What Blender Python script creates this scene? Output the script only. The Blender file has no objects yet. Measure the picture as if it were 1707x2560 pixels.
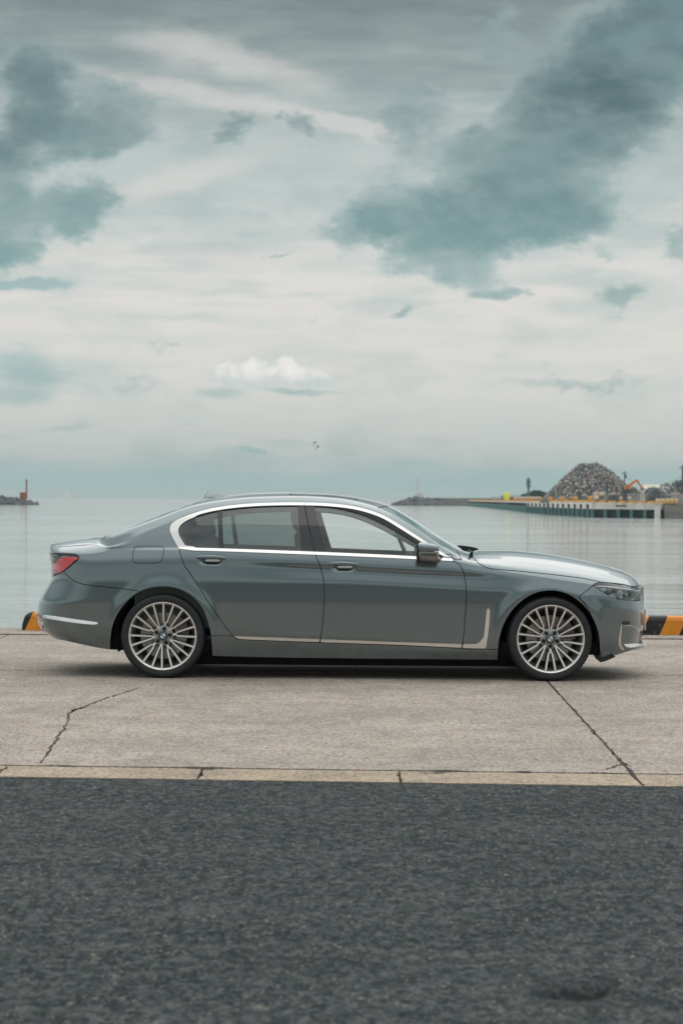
import bpy, bmesh, math, random
import numpy as np
from mathutils import Vector, Matrix
rad = math.radians
random.seed(7); RNG = np.random.default_rng(7)
SC = bpy.context.scene
COL = SC.collection

# ------------------------------------------------------------------ camera, sky, sun, exposure
FPX = 85/24*1707; H = 1.435; ROLL = math.atan(0.0065); PITCH = math.atan((1280-(1242.5+.0065*853.5))/FPX)
cam = bpy.data.cameras.new('camera'); camo = bpy.data.objects.new('camera', cam); COL.objects.link(camo)
cam.lens = 85; cam.sensor_fit = 'HORIZONTAL'; cam.sensor_width = 24; cam.clip_start = .1; cam.clip_end = 60000
cam.dof.use_dof = True; cam.dof.focus_distance = 19.2; cam.dof.aperture_fstop = 5.2
camo.matrix_world = Matrix.Translation((0, 0, H)) @ Matrix.Rotation(rad(90)-PITCH, 4, 'X') @ Matrix.Rotation(ROLL, 4, 'Z')
SC.camera = camo
SC.view_settings.view_transform = 'Standard'; SC.view_settings.look = 'None'; SC.view_settings.gamma = 1
SC.view_settings.exposure = 0
SC.view_settings.use_curve_mapping = False
SC.render.engine = 'CYCLES'
SC.cycles.use_denoising = True
SC.cycles.max_bounces = 8; SC.cycles.transparent_max_bounces = 16
SC.cycles.caustics_reflective = False; SC.cycles.caustics_refractive = False
SUN_EL, SUN_AZ = 70, 12      # azimuth from +Y (north) towards +X
sun = bpy.data.lights.new('sun', 'SUN'); suno = bpy.data.objects.new('sun', sun); COL.objects.link(suno)
sun.energy = 1.35; sun.angle = rad(95); sun.color = (1, .95, .88)
sd = Vector((math.sin(rad(SUN_AZ))*math.cos(rad(SUN_EL)), math.cos(rad(SUN_AZ))*math.cos(rad(SUN_EL)), math.sin(rad(SUN_EL))))
suno.rotation_euler = sd.to_track_quat('Z', 'Y').to_euler()

class NT:
    """small helper round a node tree"""
    def __init__(s, nt): s.nt = nt; s.n = nt.nodes; s.l = nt.links
    def put(s, sock, v):
        if v is None: return
        if hasattr(v, 'is_output') or isinstance(v, bpy.types.NodeSocket): s.l.new(v, sock)
        else:
            try: sock.default_value = v
            except Exception: sock.default_value = (*v, 1)
    def math(s, op, a, b=None, c=None, clamp=False):
        m = s.n.new('ShaderNodeMath'); m.operation = op; m.use_clamp = clamp
        s.put(m.inputs[0], a); s.put(m.inputs[1], b); s.put(m.inputs[2], c); return m.outputs[0]
    def vm(s, op, a, b=None, sc=None):
        m = s.n.new('ShaderNodeVectorMath'); m.operation = op
        s.put(m.inputs[0], a); s.put(m.inputs[1], b)
        if sc is not None: s.put(m.inputs['Scale'], sc)
        return m.outputs['Value'] if op in ('LENGTH', 'DOT_PRODUCT') else m.outputs[0]
    def noise(s, vec, scale, detail=4, rough=.5, dist=0, color=False, dim='3D'):
        m = s.n.new('ShaderNodeTexNoise'); m.noise_dimensions = dim; s.put(m.inputs['Vector'], vec)
        m.inputs['Scale'].default_value = scale; m.inputs['Detail'].default_value = detail
        m.inputs['Roughness'].default_value = rough; m.inputs['Distortion'].default_value = dist
        return m.outputs['Color' if color else 'Fac']
    def voro(s, vec, scale, out='Distance', feature='F1', rnd=1):
        m = s.n.new('ShaderNodeTexVoronoi'); m.feature = feature; s.put(m.inputs['Vector'], vec)
        m.inputs['Scale'].default_value = scale; m.inputs['Randomness'].default_value = rnd; return m.outputs[out]
    def mr(s, v, a, b, c=0, d=1, smooth=True):
        m = s.n.new('ShaderNodeMapRange'); m.interpolation_type = 'SMOOTHSTEP' if smooth else 'LINEAR'
        s.put(m.inputs[0], v); s.put(m.inputs[1], a); s.put(m.inputs[2], b); s.put(m.inputs[3], c); s.put(m.inputs[4], d); return m.outputs[0]
    def mix(s, f, a, b, blend='MIX'):
        m = s.n.new('ShaderNodeMix'); m.data_type = 'RGBA'; m.blend_type = blend
        s.put(m.inputs[0], f); s.put(m.inputs[6], (*a, 1) if isinstance(a, tuple) and len(a) == 3 else a)
        s.put(m.inputs[7], (*b, 1) if isinstance(b, tuple) and len(b) == 3 else b); return m.outputs[2]
    def mapping(s, vec, loc=(0,0,0), rot=(0,0,0), sc=(1,1,1), typ='POINT'):
        m = s.n.new('ShaderNodeMapping'); m.vector_type = typ; s.put(m.inputs[0], vec)
        m.inputs[1].default_value = loc; m.inputs[2].default_value = rot; m.inputs[3].default_value = sc; return m.outputs[0]
    def comb(s, x, y, z=0):
        m = s.n.new('ShaderNodeCombineXYZ'); s.put(m.inputs[0], x); s.put(m.inputs[1], y); s.put(m.inputs[2], z); return m.outputs[0]
    def sep(s, v):
        m = s.n.new('ShaderNodeSeparateXYZ'); s.put(m.inputs[0], v); return m.outputs
    def ramp(s, f, stops):
        m = s.n.new('ShaderNodeValToRGB'); s.put(m.inputs[0], f); e = m.color_ramp.elements
        while len(e) < len(stops): e.new(.5)
        for el, (p, c) in zip(e, stops): el.position = p; el.color = (*c, 1)
        return m.outputs[0]
    def coord(s, which='Object'): return s.n.new('ShaderNodeTexCoord').outputs[which]
    def bump(s, h, strength=.3, dist=.01, normal=None):
        m = s.n.new('ShaderNodeBump'); m.inputs['Strength'].default_value = strength; m.inputs['Distance'].default_value = dist
        s.put(m.inputs['Height'], h); s.put(m.inputs['Normal'], normal); return m.outputs[0]

# ---- world: broken overcast.  Directions are azimuth / elevation in degrees, so the clouds stay in the sky.
W = bpy.data.worlds.new('World'); SC.world = W; W.use_nodes = True
w = NT(W.node_tree); w.n.clear()
sky = w.n.new('ShaderNodeTexSky'); sky.sky_type = 'NISHITA'; sky.sun_disc = False
sky.sun_elevation = rad(SUN_EL); sky.sun_rotation = rad(SUN_AZ); sky.air_density = 1.2; sky.dust_density = 2
dirv = w.vm('NORMALIZE', w.coord('Generated'))
dx, dy, dz = w.sep(dirv)
az = w.math('MULTIPLY', w.math('ARCTAN2', dx, dy), 57.2958)
el = w.math('MULTIPLY', w.math('ARCSINE', dz), 57.2958)
uv = w.comb(az, el, 0)
# streaky 3-D noise on the sphere of directions (no seam behind the camera)
strk = w.mapping(dirv, sc=(1, 1, 3.6))
n_w1 = w.noise(w.mapping(dirv, sc=(1, 1, 1.8)), 22, 6, .6, color=True)
n_w2 = w.noise(w.mapping(dirv, sc=(1, 1, 1.5)), 70, 5, .62, color=True)
warp = w.vm('ADD', w.vm('SCALE', w.vm('SUBTRACT', n_w1, (.5, .5, .5)), sc=2.6), w.vm('SCALE', w.vm('SUBTRACT', n_w2, (.5, .5, .5)), sc=1.2))
p = w.vm('ADD', uv, w.vm('MULTIPLY', warp, (1, .75, 0)))
ps = w.vm('ADD', uv, w.vm('MULTIPLY', warp, (.5, .28, 0)))
def D2(x, y): return ((x-784)*.01032, (1146-y)*.01032)
def blobs(vec, lst):
    acc = None
    for cx, cy, rx, ry, rot, wt in lst:
        u, v = D2(cx, cy)
        m = w.mapping(vec, loc=(u, v, 0), rot=(0, 0, rad(rot)), sc=(rx*.01032, ry*.01032, 1), typ='TEXTURE')
        q = w.mr(w.vm('LENGTH', w.vm('MULTIPLY', m, (1, 1, 0))), .15, 1.25, wt, 0)
        acc = q if acc is None else w.math('ADD', acc, q)
    return acc
fbm = w.math('ADD', w.math('MULTIPLY', w.noise(w.mapping(dirv, rot=(0, rad(20), 0), sc=(1, 1, 1.7)), 30, 8, .56), .55), w.math('MULTIPLY', w.noise(w.mapping(dirv, loc=(.2, .9, .1), rot=(0, rad(24), 0), sc=(1, 1, 1.8)), 80, 9, .62), .45))
fbm5 = w.noise(w.mapping(dirv, loc=(.7, .1, .4), rot=(0, rad(28), 0), sc=(1, 1, 2.2)), 26, 8, .54)
fbm2 = w.noise(strk, 26, 7, .6)
fbm3 = w.noise(w.mapping(dirv, sc=(1, 1, 7)), 20, 6, .55)
DARK = [(1060,500,400,105,4,1.0),(1150,400,400,170,22,.9),(1330,230,380,170,38,.9),(1480,110,280,160,25,1.1),(1130,90,120,65,0,.85),(955,275,95,70,35,.6),(930,200,80,38,0,.55),
        (1330,470,140,60,20,.5),(1200,520,260,60,0,.7),(880,520,160,60,10,.6),(1450,280,160,120,30,.6),
        (60,205,120,100,-20,1.35),(120,320,270,85,10,1.45),(190,500,110,90,20,1.25),(15,500,115,160,0,1.2),(30,590,70,40,0,.5),(255,215,120,26,-4,.55),
        (545,310,52,34,10,.85),(690,300,62,36,-10,.85),(1120,672,78,30,8,.82),(1040,622,105,62,-25,.75),(1425,692,110,46,18,.82),(905,700,52,26,25,.7),(1555,570,60,62,0,.8),
        (1390,588,60,28,0,.55),(625,565,40,14,15,.55),(780,725,60,20,20,.4),(600,490,45,18,0,.4),(360,535,45,22,20,.4),(330,70,40,34,0,.35),(350,820,60,16,0,.5),(1330,868,200,24,3,.6),(335,880,70,26,10,.45)]
dd = blobs(p, DARK)
dmask = w.mr(w.math('ADD', dd, w.math('MULTIPLY', w.math('SUBTRACT', fbm, .5), 2.0)), .14, .84)
TEAL = [(60,662,150,17,2,1.3),(570,1036,60,11,-3,1.2),(40,850,150,60,0,.8),(30,925,110,28,0,.7),(160,990,110,16,8,.6),(150,895,170,40,0,.45),(500,905,110,22,0,.6),(690,893,110,14,-2,.8),
        (250,850,130,30,0,.3),(620,680,260,16,0,.4),(1000,870,170,18,0,.25),(1240,640,230,18,5,.35),(400,740,260,14,0,.35)]
tmask = w.mr(w.math('ADD', blobs(ps, TEAL), w.math('MULTIPLY', w.math('SUBTRACT', fbm2, .5), 1.1)), .12, 1.0)
LIGHT = [(530,150,330,60,-14,.9),(500,240,520,34,-10,.9),(820,300,160,18,-14,.8),(480,395,260,45,16,.9),(380,440,140,26,8,.7),(300,480,180,20,-4,.6),(860,350,140,36,20,.55),
         (1450,420,130,40,25,.65),(1270,400,60,60,40,.4),(1330,70,110,60,-60,.3),(1480,250,130,30,25,.35),(520,585,560,24,0,.7),(1100,580,130,24,-5,.8),(150,600,150,22,10,.6),
         (930,460,90,20,25,.3),(1200,110,40,40,0,.3),(1500,500,140,50,10,.6)]
lmask = w.mr(w.math('ADD', blobs(ps, LIGHT), w.math('MULTIPLY', w.math('SUBTRACT', fbm2, .5), 1.5)), .02, 1.25)
CUM = [(592,858,40,38,30,1.15),(645,838,36,30,0,1.1),(690,862,52,30,-12,.9),(745,866,40,26,-20,.85),(650,884,120,18,0,.7),(520,862,50,32,0,.8),(478,868,40,26,0,.55)]
pc = w.vm('ADD', uv, w.vm('MULTIPLY', w.vm('SUBTRACT', n_w2, (.5, .5, .5)), (.9, .8, 0)))
cmask = w.mr(w.math('ADD', blobs(pc, CUM), w.math('MULTIPLY', w.math('SUBTRACT', w.noise(dirv, 110, 4, .5), .5), .7)), .30, .85)
# base veil by elevation
eln = w.math('ADD', el, w.math('MULTIPLY', w.math('SUBTRACT', fbm3, .5), 2.6))
base = w.ramp(w.mr(eln, 0, 30, 0, 1, smooth=False),
   [(.0,(.37,.49,.485)),(.020,(.42,.52,.515)),(.045,(.58,.61,.595)),(.085,(.70,.70,.675)),(.150,(.76,.735,.705)),(.190,(.70,.70,.675)),(.235,(.54,.60,.59)),(.29,(.47,.535,.525)),(.345,(.29,.35,.345)),(.40,(.195,.245,.245)),(.48,(.46,.52,.52)),(.68,(.74,.78,.78)),(1.0,(1.0,1.02,1.02))])
streak = w.mr(fbm3, .38, .66)
base = w.mix(w.mr(fbm5, .45, .68, 0, .34), base, w.mix(1, base, (.62, .76, .77), 'MULTIPLY'))
base = w.mix(w.math('MULTIPLY', streak, w.mr(el, 5, 8, .30, .08)), base, w.mix(1, base, (.62, .78, .79), 'MULTIPLY'))
# thin high cloud with lighter streaks above ~5.5 degrees
col = w.mix(w.math('MULTIPLY', lmask, .66), base, (.70, .68, .65))
col = w.mix(w.math('MULTIPLY', tmask, .80), col, (.30, .47, .47))
fbm4 = w.noise(w.mapping(dirv, loc=(.3, .2, .1), rot=(0, .5, 0), sc=(1, 1, 1.6)), 16, 6, .55)
dcol = w.mix(w.mr(w.math('ADD', w.math('MULTIPLY', fbm4, .5), w.math('MULTIPLY', fbm5, .5)), .40, .60), (.075, .14, .15), (.17, .265, .27))
thick = w.mr(w.math('ADD', dd, w.math('MULTIPLY', w.math('SUBTRACT', fbm5, .5), 1.6)), .35, 1.7)
low = w.mr(el, 5.0, 9.5)                                   # lower banks are hazier and more teal than the heavy ones above
dcol = w.mix(low, (.20, .345, .35), dcol); dcol = w.mix(thick, w.mix(low, (.38, .50, .495), (.29, .38, .38)), dcol)
# heavier broken cloud over the rest of the sky, so the sky behind the camera matches
far_ = w.math('MULTIPLY', w.mr(w.math('ABSOLUTE', az), 10, 22), w.mr(w.noise(strk, 5.5, 8, .58), .46, .62))
dmask = w.math('MAXIMUM', dmask, w.math('MULTIPLY', far_, .45))
col = w.mix(w.math('MULTIPLY', dmask, w.mr(w.noise(w.mapping(dirv, rot=(0, rad(24), 0), sc=(1, 1, 1.8)), 62, 8, .6), .35, .65, 1.0, .85)), col, dcol)
shade = w.mr(w.noise(w.mapping(dirv, loc=(0, 0, .006)), 60, 5, .5), .40, .60)
col = w.mix(w.math('MULTIPLY', cmask, .70), col, w.mix(w.math('MULTIPLY', shade, w.mr(w.math('ADD', el, w.math('MULTIPLY', w.math('SUBTRACT', fbm, .5), 1.6)), 2.55, 3.05, .1, 1)), (.50, .60, .60), (.95, .92, .89)))
# horizon bank
hz = w.mr(w.math('ADD', el, w.math('MULTIPLY', w.math('SUBTRACT', fbm3, .5), .35)), .25, 1.0, 1, 0)
col = w.mix(w.math('MULTIPLY', hz, .85), col, (.34, .51, .52))
col10 = w.vm('SCALE', col, sc=10.0)
fin = w.mix(.93, sky.outputs[0], col10)
bg = w.n.new('ShaderNodeBackground'); bg.inputs[1].default_value = .1; w.l.new(fin, bg.inputs[0])
wo = w.n.new('ShaderNodeOutputWorld'); w.l.new(bg.outputs[0], wo.inputs[0])
W.cycles.sampling_method = 'MANUAL'; W.cycles.sample_map_resolution = 512

# ------------------------------------------------------------------ measuring helpers
def ray(px, py):
    u, v = px-853.5, py-1280.
    c, s = math.cos(ROLL), math.sin(ROLL); u, v = u*c+v*s, -u*s+v*c
    c, s = math.cos(PITCH), math.sin(PITCH)
    return np.array([u, FPX*c-v*s, -FPX*s-v*c])
def gnd(px, py, z=0.):
    d = ray(px, py); t = (z-H)/d[2]; return (d[0]*t, d[1]*t)
def at(px, py, Y):
    d = ray(px, py); t = Y/d[1]; return (d[0]*t, Y, H+d[2]*t)
YAW = rad(-1.3); X0 = .117; YC = 20.15
def loc(px, py, yl=-.93):
    d = ray(px, py); c, s = math.cos(-YAW), math.sin(-YAW)
    R = np.array([[c, -s, 0], [s, c, 0], [0, 0, 1.]])
    o = R @ np.array([-X0, -YC, H]); d = R @ d; t = (yl-o[1])/d[1]; q = o+d*t
    return (q[0], q[2])
def locs(pts, y=-.93): return [loc(a, b, y) for a, b in pts]

# ------------------------------------------------------------------ material helpers
MATS = {}
def mat(name, base=(.5, .5, .5), rough=.5, metal=0., coat=0., coat_rough=.03, spec=None, emit=None, trans=0):
    if name in MATS: return MATS[name]
    m = bpy.data.materials.new(name); m.use_nodes = True; b = m.node_tree.nodes['Principled BSDF']
    b.inputs['Base Color'].default_value = (*base, 1); b.inputs['Roughness'].default_value = rough; b.inputs['Metallic'].default_value = metal
    b.inputs['Coat Weight'].default_value = coat; b.inputs['Coat Roughness'].default_value = coat_rough
    if spec is not None: b.inputs['Specular IOR Level'].default_value = spec
    b.inputs['Transmission Weight'].default_value = trans
    MATS[name] = m; return m
def nmat(name, base=(.5,.5,.5), rough=.5, metal=0.):
    m = mat(name, base, rough, metal); t = NT(m.node_tree); return m, t, m.node_tree.nodes['Principled BSDF']
def rough_mat(name, c1, c2, scale=6, rough=.8, bumpd=.01, bumps=.4, metal=0, det=6, stretch=(1,1,1)):
    if name in MATS: return MATS[name]
    m, t, b = nmat(name, c1, rough, metal)
    v = t.mapping(t.coord(), sc=stretch)
    n = t.noise(v, scale, det, .6)
    t.l.new(t.mix(t.mr(n, .35, .65), c1, c2), b.inputs['Base Color'])
    t.l.new(t.bump(n, bumps, bumpd), b.inputs['Normal']); return m
def glass_mat(name, tint, refl=1.0):
    m = bpy.data.materials.new(name); m.use_nodes = True; t = NT(m.node_tree); t.n.clear()
    tr = t.n.new('ShaderNodeBsdfTransparent'); tr.inputs[0].default_value = (*tint, 1)
    gl = t.n.new('ShaderNodeBsdfGlossy'); gl.inputs['Roughness'].default_value = .01; gl.inputs[0].default_value = (.95, 1, 1, 1)
    fr = t.n.new('ShaderNodeFresnel'); fr.inputs[0].default_value = 1.6
    mx = t.n.new('ShaderNodeMixShader'); t.l.new(t.math('MULTIPLY', fr.outputs[0], refl), mx.inputs[0])
    t.l.new(tr.outputs[0], mx.inputs[1]); t.l.new(gl.outputs[0], mx.inputs[2])
    o = t.n.new('ShaderNodeOutputMaterial'); t.l.new(mx.outputs[0], o.inputs[0]); MATS[name] = m; return m

# ------------------------------------------------------------------ object helpers
def tag(o, label=None, cat=None, group=None, kind=None):
    if label: o['label'] = label
    if cat: o['category'] = cat
    if group: o['group'] = group
    if kind: o['kind'] = kind
    return o
def empty(name, loc_=(0,0,0), rz=0, parent=None):
    o = bpy.data.objects.new(name, None); COL.objects.link(o); o.location = loc_; o.rotation_euler = (0, 0, rz); o.parent = parent
    o.empty_display_size = .1; return o
def mobj(name, verts, faces, m, parent=None, smooth=False, normals=None, mats=None, fmat=None):
    me = bpy.data.meshes.new(name); me.from_pydata([tuple(map(float, v)) for v in verts], [], [tuple(map(int, f)) for f in faces])
    for q in (mats or [m]): me.materials.append(q)
    if fmat is not None: me.polygons.foreach_set('material_index', np.array(fmat, dtype=np.int32))
    if smooth or normals is not None: me.polygons.foreach_set('use_smooth', [True]*len(me.polygons))
    me.update()
    if normals is not None: me.normals_split_custom_set_from_vertices([tuple(map(float, n)) for n in normals])
    o = bpy.data.objects.new(name, me); COL.objects.link(o); o.parent = parent; return o
class MB:
    """collects plain shapes into one mesh"""
    def __init__(s): s.v = []; s.f = []; s.m = []
    def add(s, v, f, mi=0):
        k = len(s.v); s.v += [tuple(q) for q in v]; s.f += [tuple(i+k for i in q) for q in f]; s.m += [mi]*len(f); return s
    def box(s, c, d, rz=0, mi=0, taper=1, rot=None, jit=0):
        hx, hy, hz = d[0]/2, d[1]/2, d[2]/2; v = []
        R = rot if rot is not None else Matrix.Rotation(rz, 3, 'Z')
        for z, k in ((-hz, 1), (hz, taper)):
            for x, y in ((-hx,-hy),(hx,-hy),(hx,hy),(-hx,hy)):
                q = Vector((x*k, y*k, z))
                if jit: q += Vector((random.uniform(-1,1)*hx, random.uniform(-1,1)*hy, random.uniform(-1,1)*hz))*jit
                q = R @ q; v.append((q.x+c[0], q.y+c[1], q.z+c[2]))
        return s.add(v, [(3,2,1,0),(4,5,6,7),(0,1,5,4),(1,2,6,5),(2,3,7,6),(3,0,4,7)], mi)
    def tube(s, pts, r, n=8, mi=0, caps=True):
        P = [Vector(q) for q in pts]; rs = r if hasattr(r, '__len__') else [r]*len(P); rings = []
        for i, q in enumerate(P):
            d = (P[min(i+1, len(P)-1)]-P[max(i-1, 0)]).normalized()
            a = d.cross(Vector((0,0,1)) if abs(d.z) < .9 else Vector((1,0,0))).normalized(); b = d.cross(a)
            rings.append([q+(a*math.cos(2*math.pi*k/n)+b*math.sin(2*math.pi*k/n))*rs[i] for k in range(n)])
        v = [q for R in rings for q in R]; f = []
        for i in range(len(P)-1):
            for k in range(n): f.append((i*n+k, i*n+(k+1)%n, (i+1)*n+(k+1)%n, (i+1)*n+k))
        if caps: f.append(tuple(range(n))[::-1]); f.append(tuple((len(P)-1)*n+k for k in range(n)))
        return s.add(v, f, mi)
    def prism(s, poly, y0, y1, mi=0):
        n = len(poly); v = [(x, y0, z) for x, z in poly]+[(x, y1, z) for x, z in poly]
        return s.add(v, [tuple(range(n)), tuple(range(2*n-1, n-1, -1))]+[(i, i+n, (i+1)%n+n, (i+1)%n) for i in range(n)], mi)
    def prismz(s, poly, z0, z1, mi=0):
        n = len(poly); v = [(x, y, z0) for x, y in poly]+[(x, y, z1) for x, y in poly]
        return s.add(v, [tuple(range(n))[::-1], tuple(range(n, 2*n))]+[(i, (i+1)%n, (i+1)%n+n, i+n) for i in range(n)], mi)
    def rock(s, c, r, mi=0):
        M = Matrix.Rotation(random.uniform(0, 6.28), 3, Vector((random.random(), random.random(), random.random()+.1)))
        v = []
        for q in ICO_V: 
            a = M @ Vector((q[0]*r[0]*random.uniform(.72, 1.15), q[1]*r[1]*random.uniform(.72, 1.15), q[2]*r[2]*random.uniform(.72, 1.15)))
            v.append((a.x+c[0], a.y+c[1], a.z+c[2]))
        return s.add(v, ICO_F, mi)
    def build(s, name, mats, parent=None, smooth=False):
        mats = mats if isinstance(mats, (list, tuple)) else [mats]
        return mobj(name, s.v, s.f, None, parent, smooth, mats=mats, fmat=s.m)
_b = bmesh.new(); bmesh.ops.create_icosphere(_b, subdivisions=1, radius=1); _b.verts.ensure_lookup_table()
ICO_V = [tuple(v.co) for v in _b.verts]; ICO_F = [tuple(v.index for v in f.verts) for f in _b.faces]; _b.free()
def lathe(profile, n=64, axis='Y', close=False):
    """profile of (radius, offset along axis) revolved about local Y"""
    v = []; f = []; m = len(profile)
    for k in range(n):
        a = 2*math.pi*k/n
        for r, y in profile: v.append((r*math.cos(a), y, r*math.sin(a)))
    for k in range(n):
        for i in range(m-1): f.append((k*m+i, k*m+i+1, ((k+1)%n)*m+i+1, ((k+1)%n)*m+i))
    return v, f
def bevel(o, wdt=.01, seg=2):
    md = o.modifiers.new('bevel', 'BEVEL'); md.width = wdt; md.segments = seg; md.limit_method = 'ANGLE'; return o
def superell(c, d, e1=.5, e2=.5, nu=24, nv=14):
    v = []; f = []
    sg = lambda a, e: math.copysign(abs(a)**e, a)
    for i in range(nv+1):
        b = -math.pi/2+math.pi*i/nv
        for k in range(nu):
            a = 2*math.pi*k/nu
            v.append((c[0]+d[0]/2*sg(math.cos(b), e1)*sg(math.cos(a), e2), c[1]+d[1]/2*sg(math.cos(b), e1)*sg(math.sin(a), e2), c[2]+d[2]/2*sg(math.sin(b), e1)))
    for i in range(nv):
        for k in range(nu): f.append((i*nu+k, i*nu+(k+1)%nu, (i+1)*nu+(k+1)%nu, (i+1)*nu+k))
    return v, f
# ------------------------------------------------------------------ ground
def concrete_mat():
    m, t, b = nmat('apron_concrete', rough=.88)
    c = t.coord()
    geo = t.n.new('ShaderNodeNewGeometry').outputs['Position']
    big = t.noise(geo, .9, 6, .62); mid = t.noise(t.mapping(geo, sc=(1, .55, 1)), 5, 5, .6); fine = t.noise(t.mapping(geo, sc=(1, .45, 1)), 60, 3, .7)
    streak = t.noise(t.mapping(geo, sc=(.35, 2.2, 1)), 2.2, 6, .6)
    blot = t.noise(t.mapping(geo, loc=(4, 1, 0)), .75, 7, .68)
    ag = t.voro(t.mapping(geo, sc=(1, .42, 1)), 95, 'Color'); agv = t.sep(ag)[0]; agh = t.sep(ag)[1]
    k = t.mix(t.mr(big, .3, .7), (.31, .268, .232), (.47, .41, .36))
    k = t.mix(t.math('MULTIPLY', t.mr(blot, .50, .66), .42), k, (.165, .146, .126))
    k = t.mix(t.math('MULTIPLY', t.mr(mid, .44, .66), .42), k, (.175, .152, .130))
    k = t.mix(t.math('MULTIPLY', t.mr(streak, .5, .7), .28), k, (.22, .19, .165))
    k = t.mix(t.math('MULTIPLY', t.mr(t.noise(t.mapping(geo, sc=(1, .45, 1)), 30, 4, .7), .47, .66), .62), k, (.17, .150, .135)); k = t.mix(t.math('MULTIPLY', t.mr(agv, .62, .95), .55), k, (.50, .44, .37))
    k = t.mix(t.math('MULTIPLY', t.mr(agv, .38, .05), .55), k, (.115, .105, .095))
    k = t.mix(t.math('MULTIPLY', t.math('GREATER_THAN', agh, .93), .5), k, (.42, .27, .16))
    k = t.mix(t.math('MULTIPLY', t.mr(fine, .5, .8), .35), k, (.13, .12, .11))
    t.l.new(k, b.inputs['Base Color'])
    t.l.new(t.bump(t.math('ADD', t.math('MULTIPLY', fine, .6), agv), .55, .0025), b.inputs['Normal']); return m
CONC = concrete_mat()
CONC_TAN = CONC.copy(); CONC_TAN.name = 'kerb_concrete'
_t = NT(CONC_TAN.node_tree); _b = CONC_TAN.node_tree.nodes['Principled BSDF']; _src = _b.inputs['Base Color'].links[0].from_socket
_t.l.new(_t.mix(1, _src, (1.06, .98, .84), 'MULTIPLY'), _b.inputs['Base Color'])
def asphalt_mat():
    m, t, b = nmat('asphalt', rough=.9); b.inputs['Specular IOR Level'].default_value = .12
    geo = t.n.new('ShaderNodeNewGeometry').outputs['Position']
    ag = t.voro(t.mapping(geo, sc=(1, .55, 1)), 105, 'Color'); a0, a1, a2 = t.sep(ag)[:3]
    ag2 = t.sep(t.voro(t.mapping(geo, sc=(1, .55, 1)), 42, 'Color'))[0]
    big = t.noise(geo, 1.1, 6, .6); mid = t.noise(geo, 7, 5, .65); fine = t.noise(geo, 210, 3, .7)
    streak = t.noise(t.mapping(geo, sc=(.3, 1.6, 1)), 2.0, 6, .6)
    k = t.mix(t.mr(big, .32, .68), (.019, .028, .033), (.060, .071, .076))
    k = t.mix(t.math('MULTIPLY', t.mr(mid, .44, .58), .75), k, (.014, .022, .027))
    k = t.mix(t.math('MULTIPLY', t.mr(streak, .45, .7), .35), k, (.105, .106, .102))
    k = t.mix(t.mr(a0, .5, 1, 0, .55), k, (.15, .152, .147))
    k = t.mix(t.mr(a0, .45, 0, 0, .85), k, (.014, .019, .022))
    k = t.mix(t.mr(ag2, .6, 1, 0, .5), k, (.12, .125, .122)); k = t.mix(t.mr(t.noise(t.mapping(geo, sc=(1, .5, 1)), 20, 4, .7), .48, .58, 0, .6), k, (.010, .017, .021)); k = t.mix(t.mr(t.noise(t.mapping(geo, loc=(3, 7, 0)), 15, 4, .7), .54, .66, 0, .5), k, (.11, .12, .122))
    k = t.mix(t.math('MULTIPLY', t.math('GREATER_THAN', a1, .988), .42), k, (.42, .33, .24))
    k = t.mix(t.math('MULTIPLY', t.math('GREATER_THAN', a2, .975), .4), k, (.10, .13, .05))
    hd = t.vm('LENGTH', t.vm('MULTIPLY', t.vm('SUBTRACT', t.vm('ADD', geo, t.vm('SCALE', t.vm('SUBTRACT', t.noise(geo, 9, 5, .7, color=True), (.5, .5, .5)), sc=.36)), (.70, 7.06, 0)), (13, 7.5, 0)))
    k = t.mix(t.mr(hd, .65, 1.15, .93, 0), k, (.006, .008, .009)); k = t.mix(t.mr(hd, 1.1, 2.6, .35, 0), k, (.02, .024, .026))
    t.l.new(k, b.inputs['Base Color'])
    h = t.math('ADD', a0, t.math('ADD', t.math('MULTIPLY', fine, .5), t.math('MULTIPLY', mid, 1.2)))
    t.l.new(t.bump(h, .8, .004), b.inputs['Normal']); return m
ASPH = asphalt_mat()
DARKJ = rough_mat('joint_filler', (.020, .019, .017), (.05, .046, .04), 30, .95)
def edgeY(x): return 12.395-.0695*(x+1.742)
def lineY(x): return 12.913-.062*(x+1.815)
def jointX(y): return 1.528+(y-12.177)*.01636
# road: one sheet, finely gridded in front of the lens, with a pothole sunk into it
def vnoise(x, y, f, seed):
    r = np.random.default_rng(seed); G = r.random((64, 64)); X = x*f; Y = y*f; xi = np.floor(X).astype(int); yi = np.floor(Y).astype(int); a = X-xi; b = Y-yi
    a = a*a*(3-2*a); b = b*b*(3-2*b); g = lambda i, j: G[i % 64, j % 64]
    return (g(xi, yi)*(1-a)+g(xi+1, yi)*a)*(1-b)+(g(xi, yi+1)*(1-a)+g(xi+1, yi+1)*a)*b
xs = np.concatenate([[-900, -200, -60, -20, -8, -4], np.arange(-2.4, 2.41, .03), [4, 8, 20, 60, 200, 900]])
ts = np.concatenate([[-900, -200, -50, -10, 0, 3, 5.2], np.arange(6.2, 12.31, .03), [12.42]])
X_, T_ = np.meshgrid(xs, ts); Yy = np.where(T_ > 12.3, edgeY(X_)+.02, T_-.0695*(X_+1.74)*np.clip((T_-6)/6.3, 0, 1)*(np.abs(X_) < 61))
Yy = np.where((np.abs(X_) >= 61) & (T_ > 12.3), edgeY(X_)+.02, Yy)
Zz = -.004+np.where((np.abs(X_) < 2.5) & (T_ > 6.1) & (T_ < 12.3), (vnoise(X_+50, Yy+50, 3, 1)-.5)*.006+(vnoise(X_+50, Yy+50, 22, 2)-.5)*.0035, 0)
ph = np.hypot((X_-.70)/.085, (Yy-7.06)/.15)+(vnoise(X_+9, Yy+9, 18, 3)-.5)*.9
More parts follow.
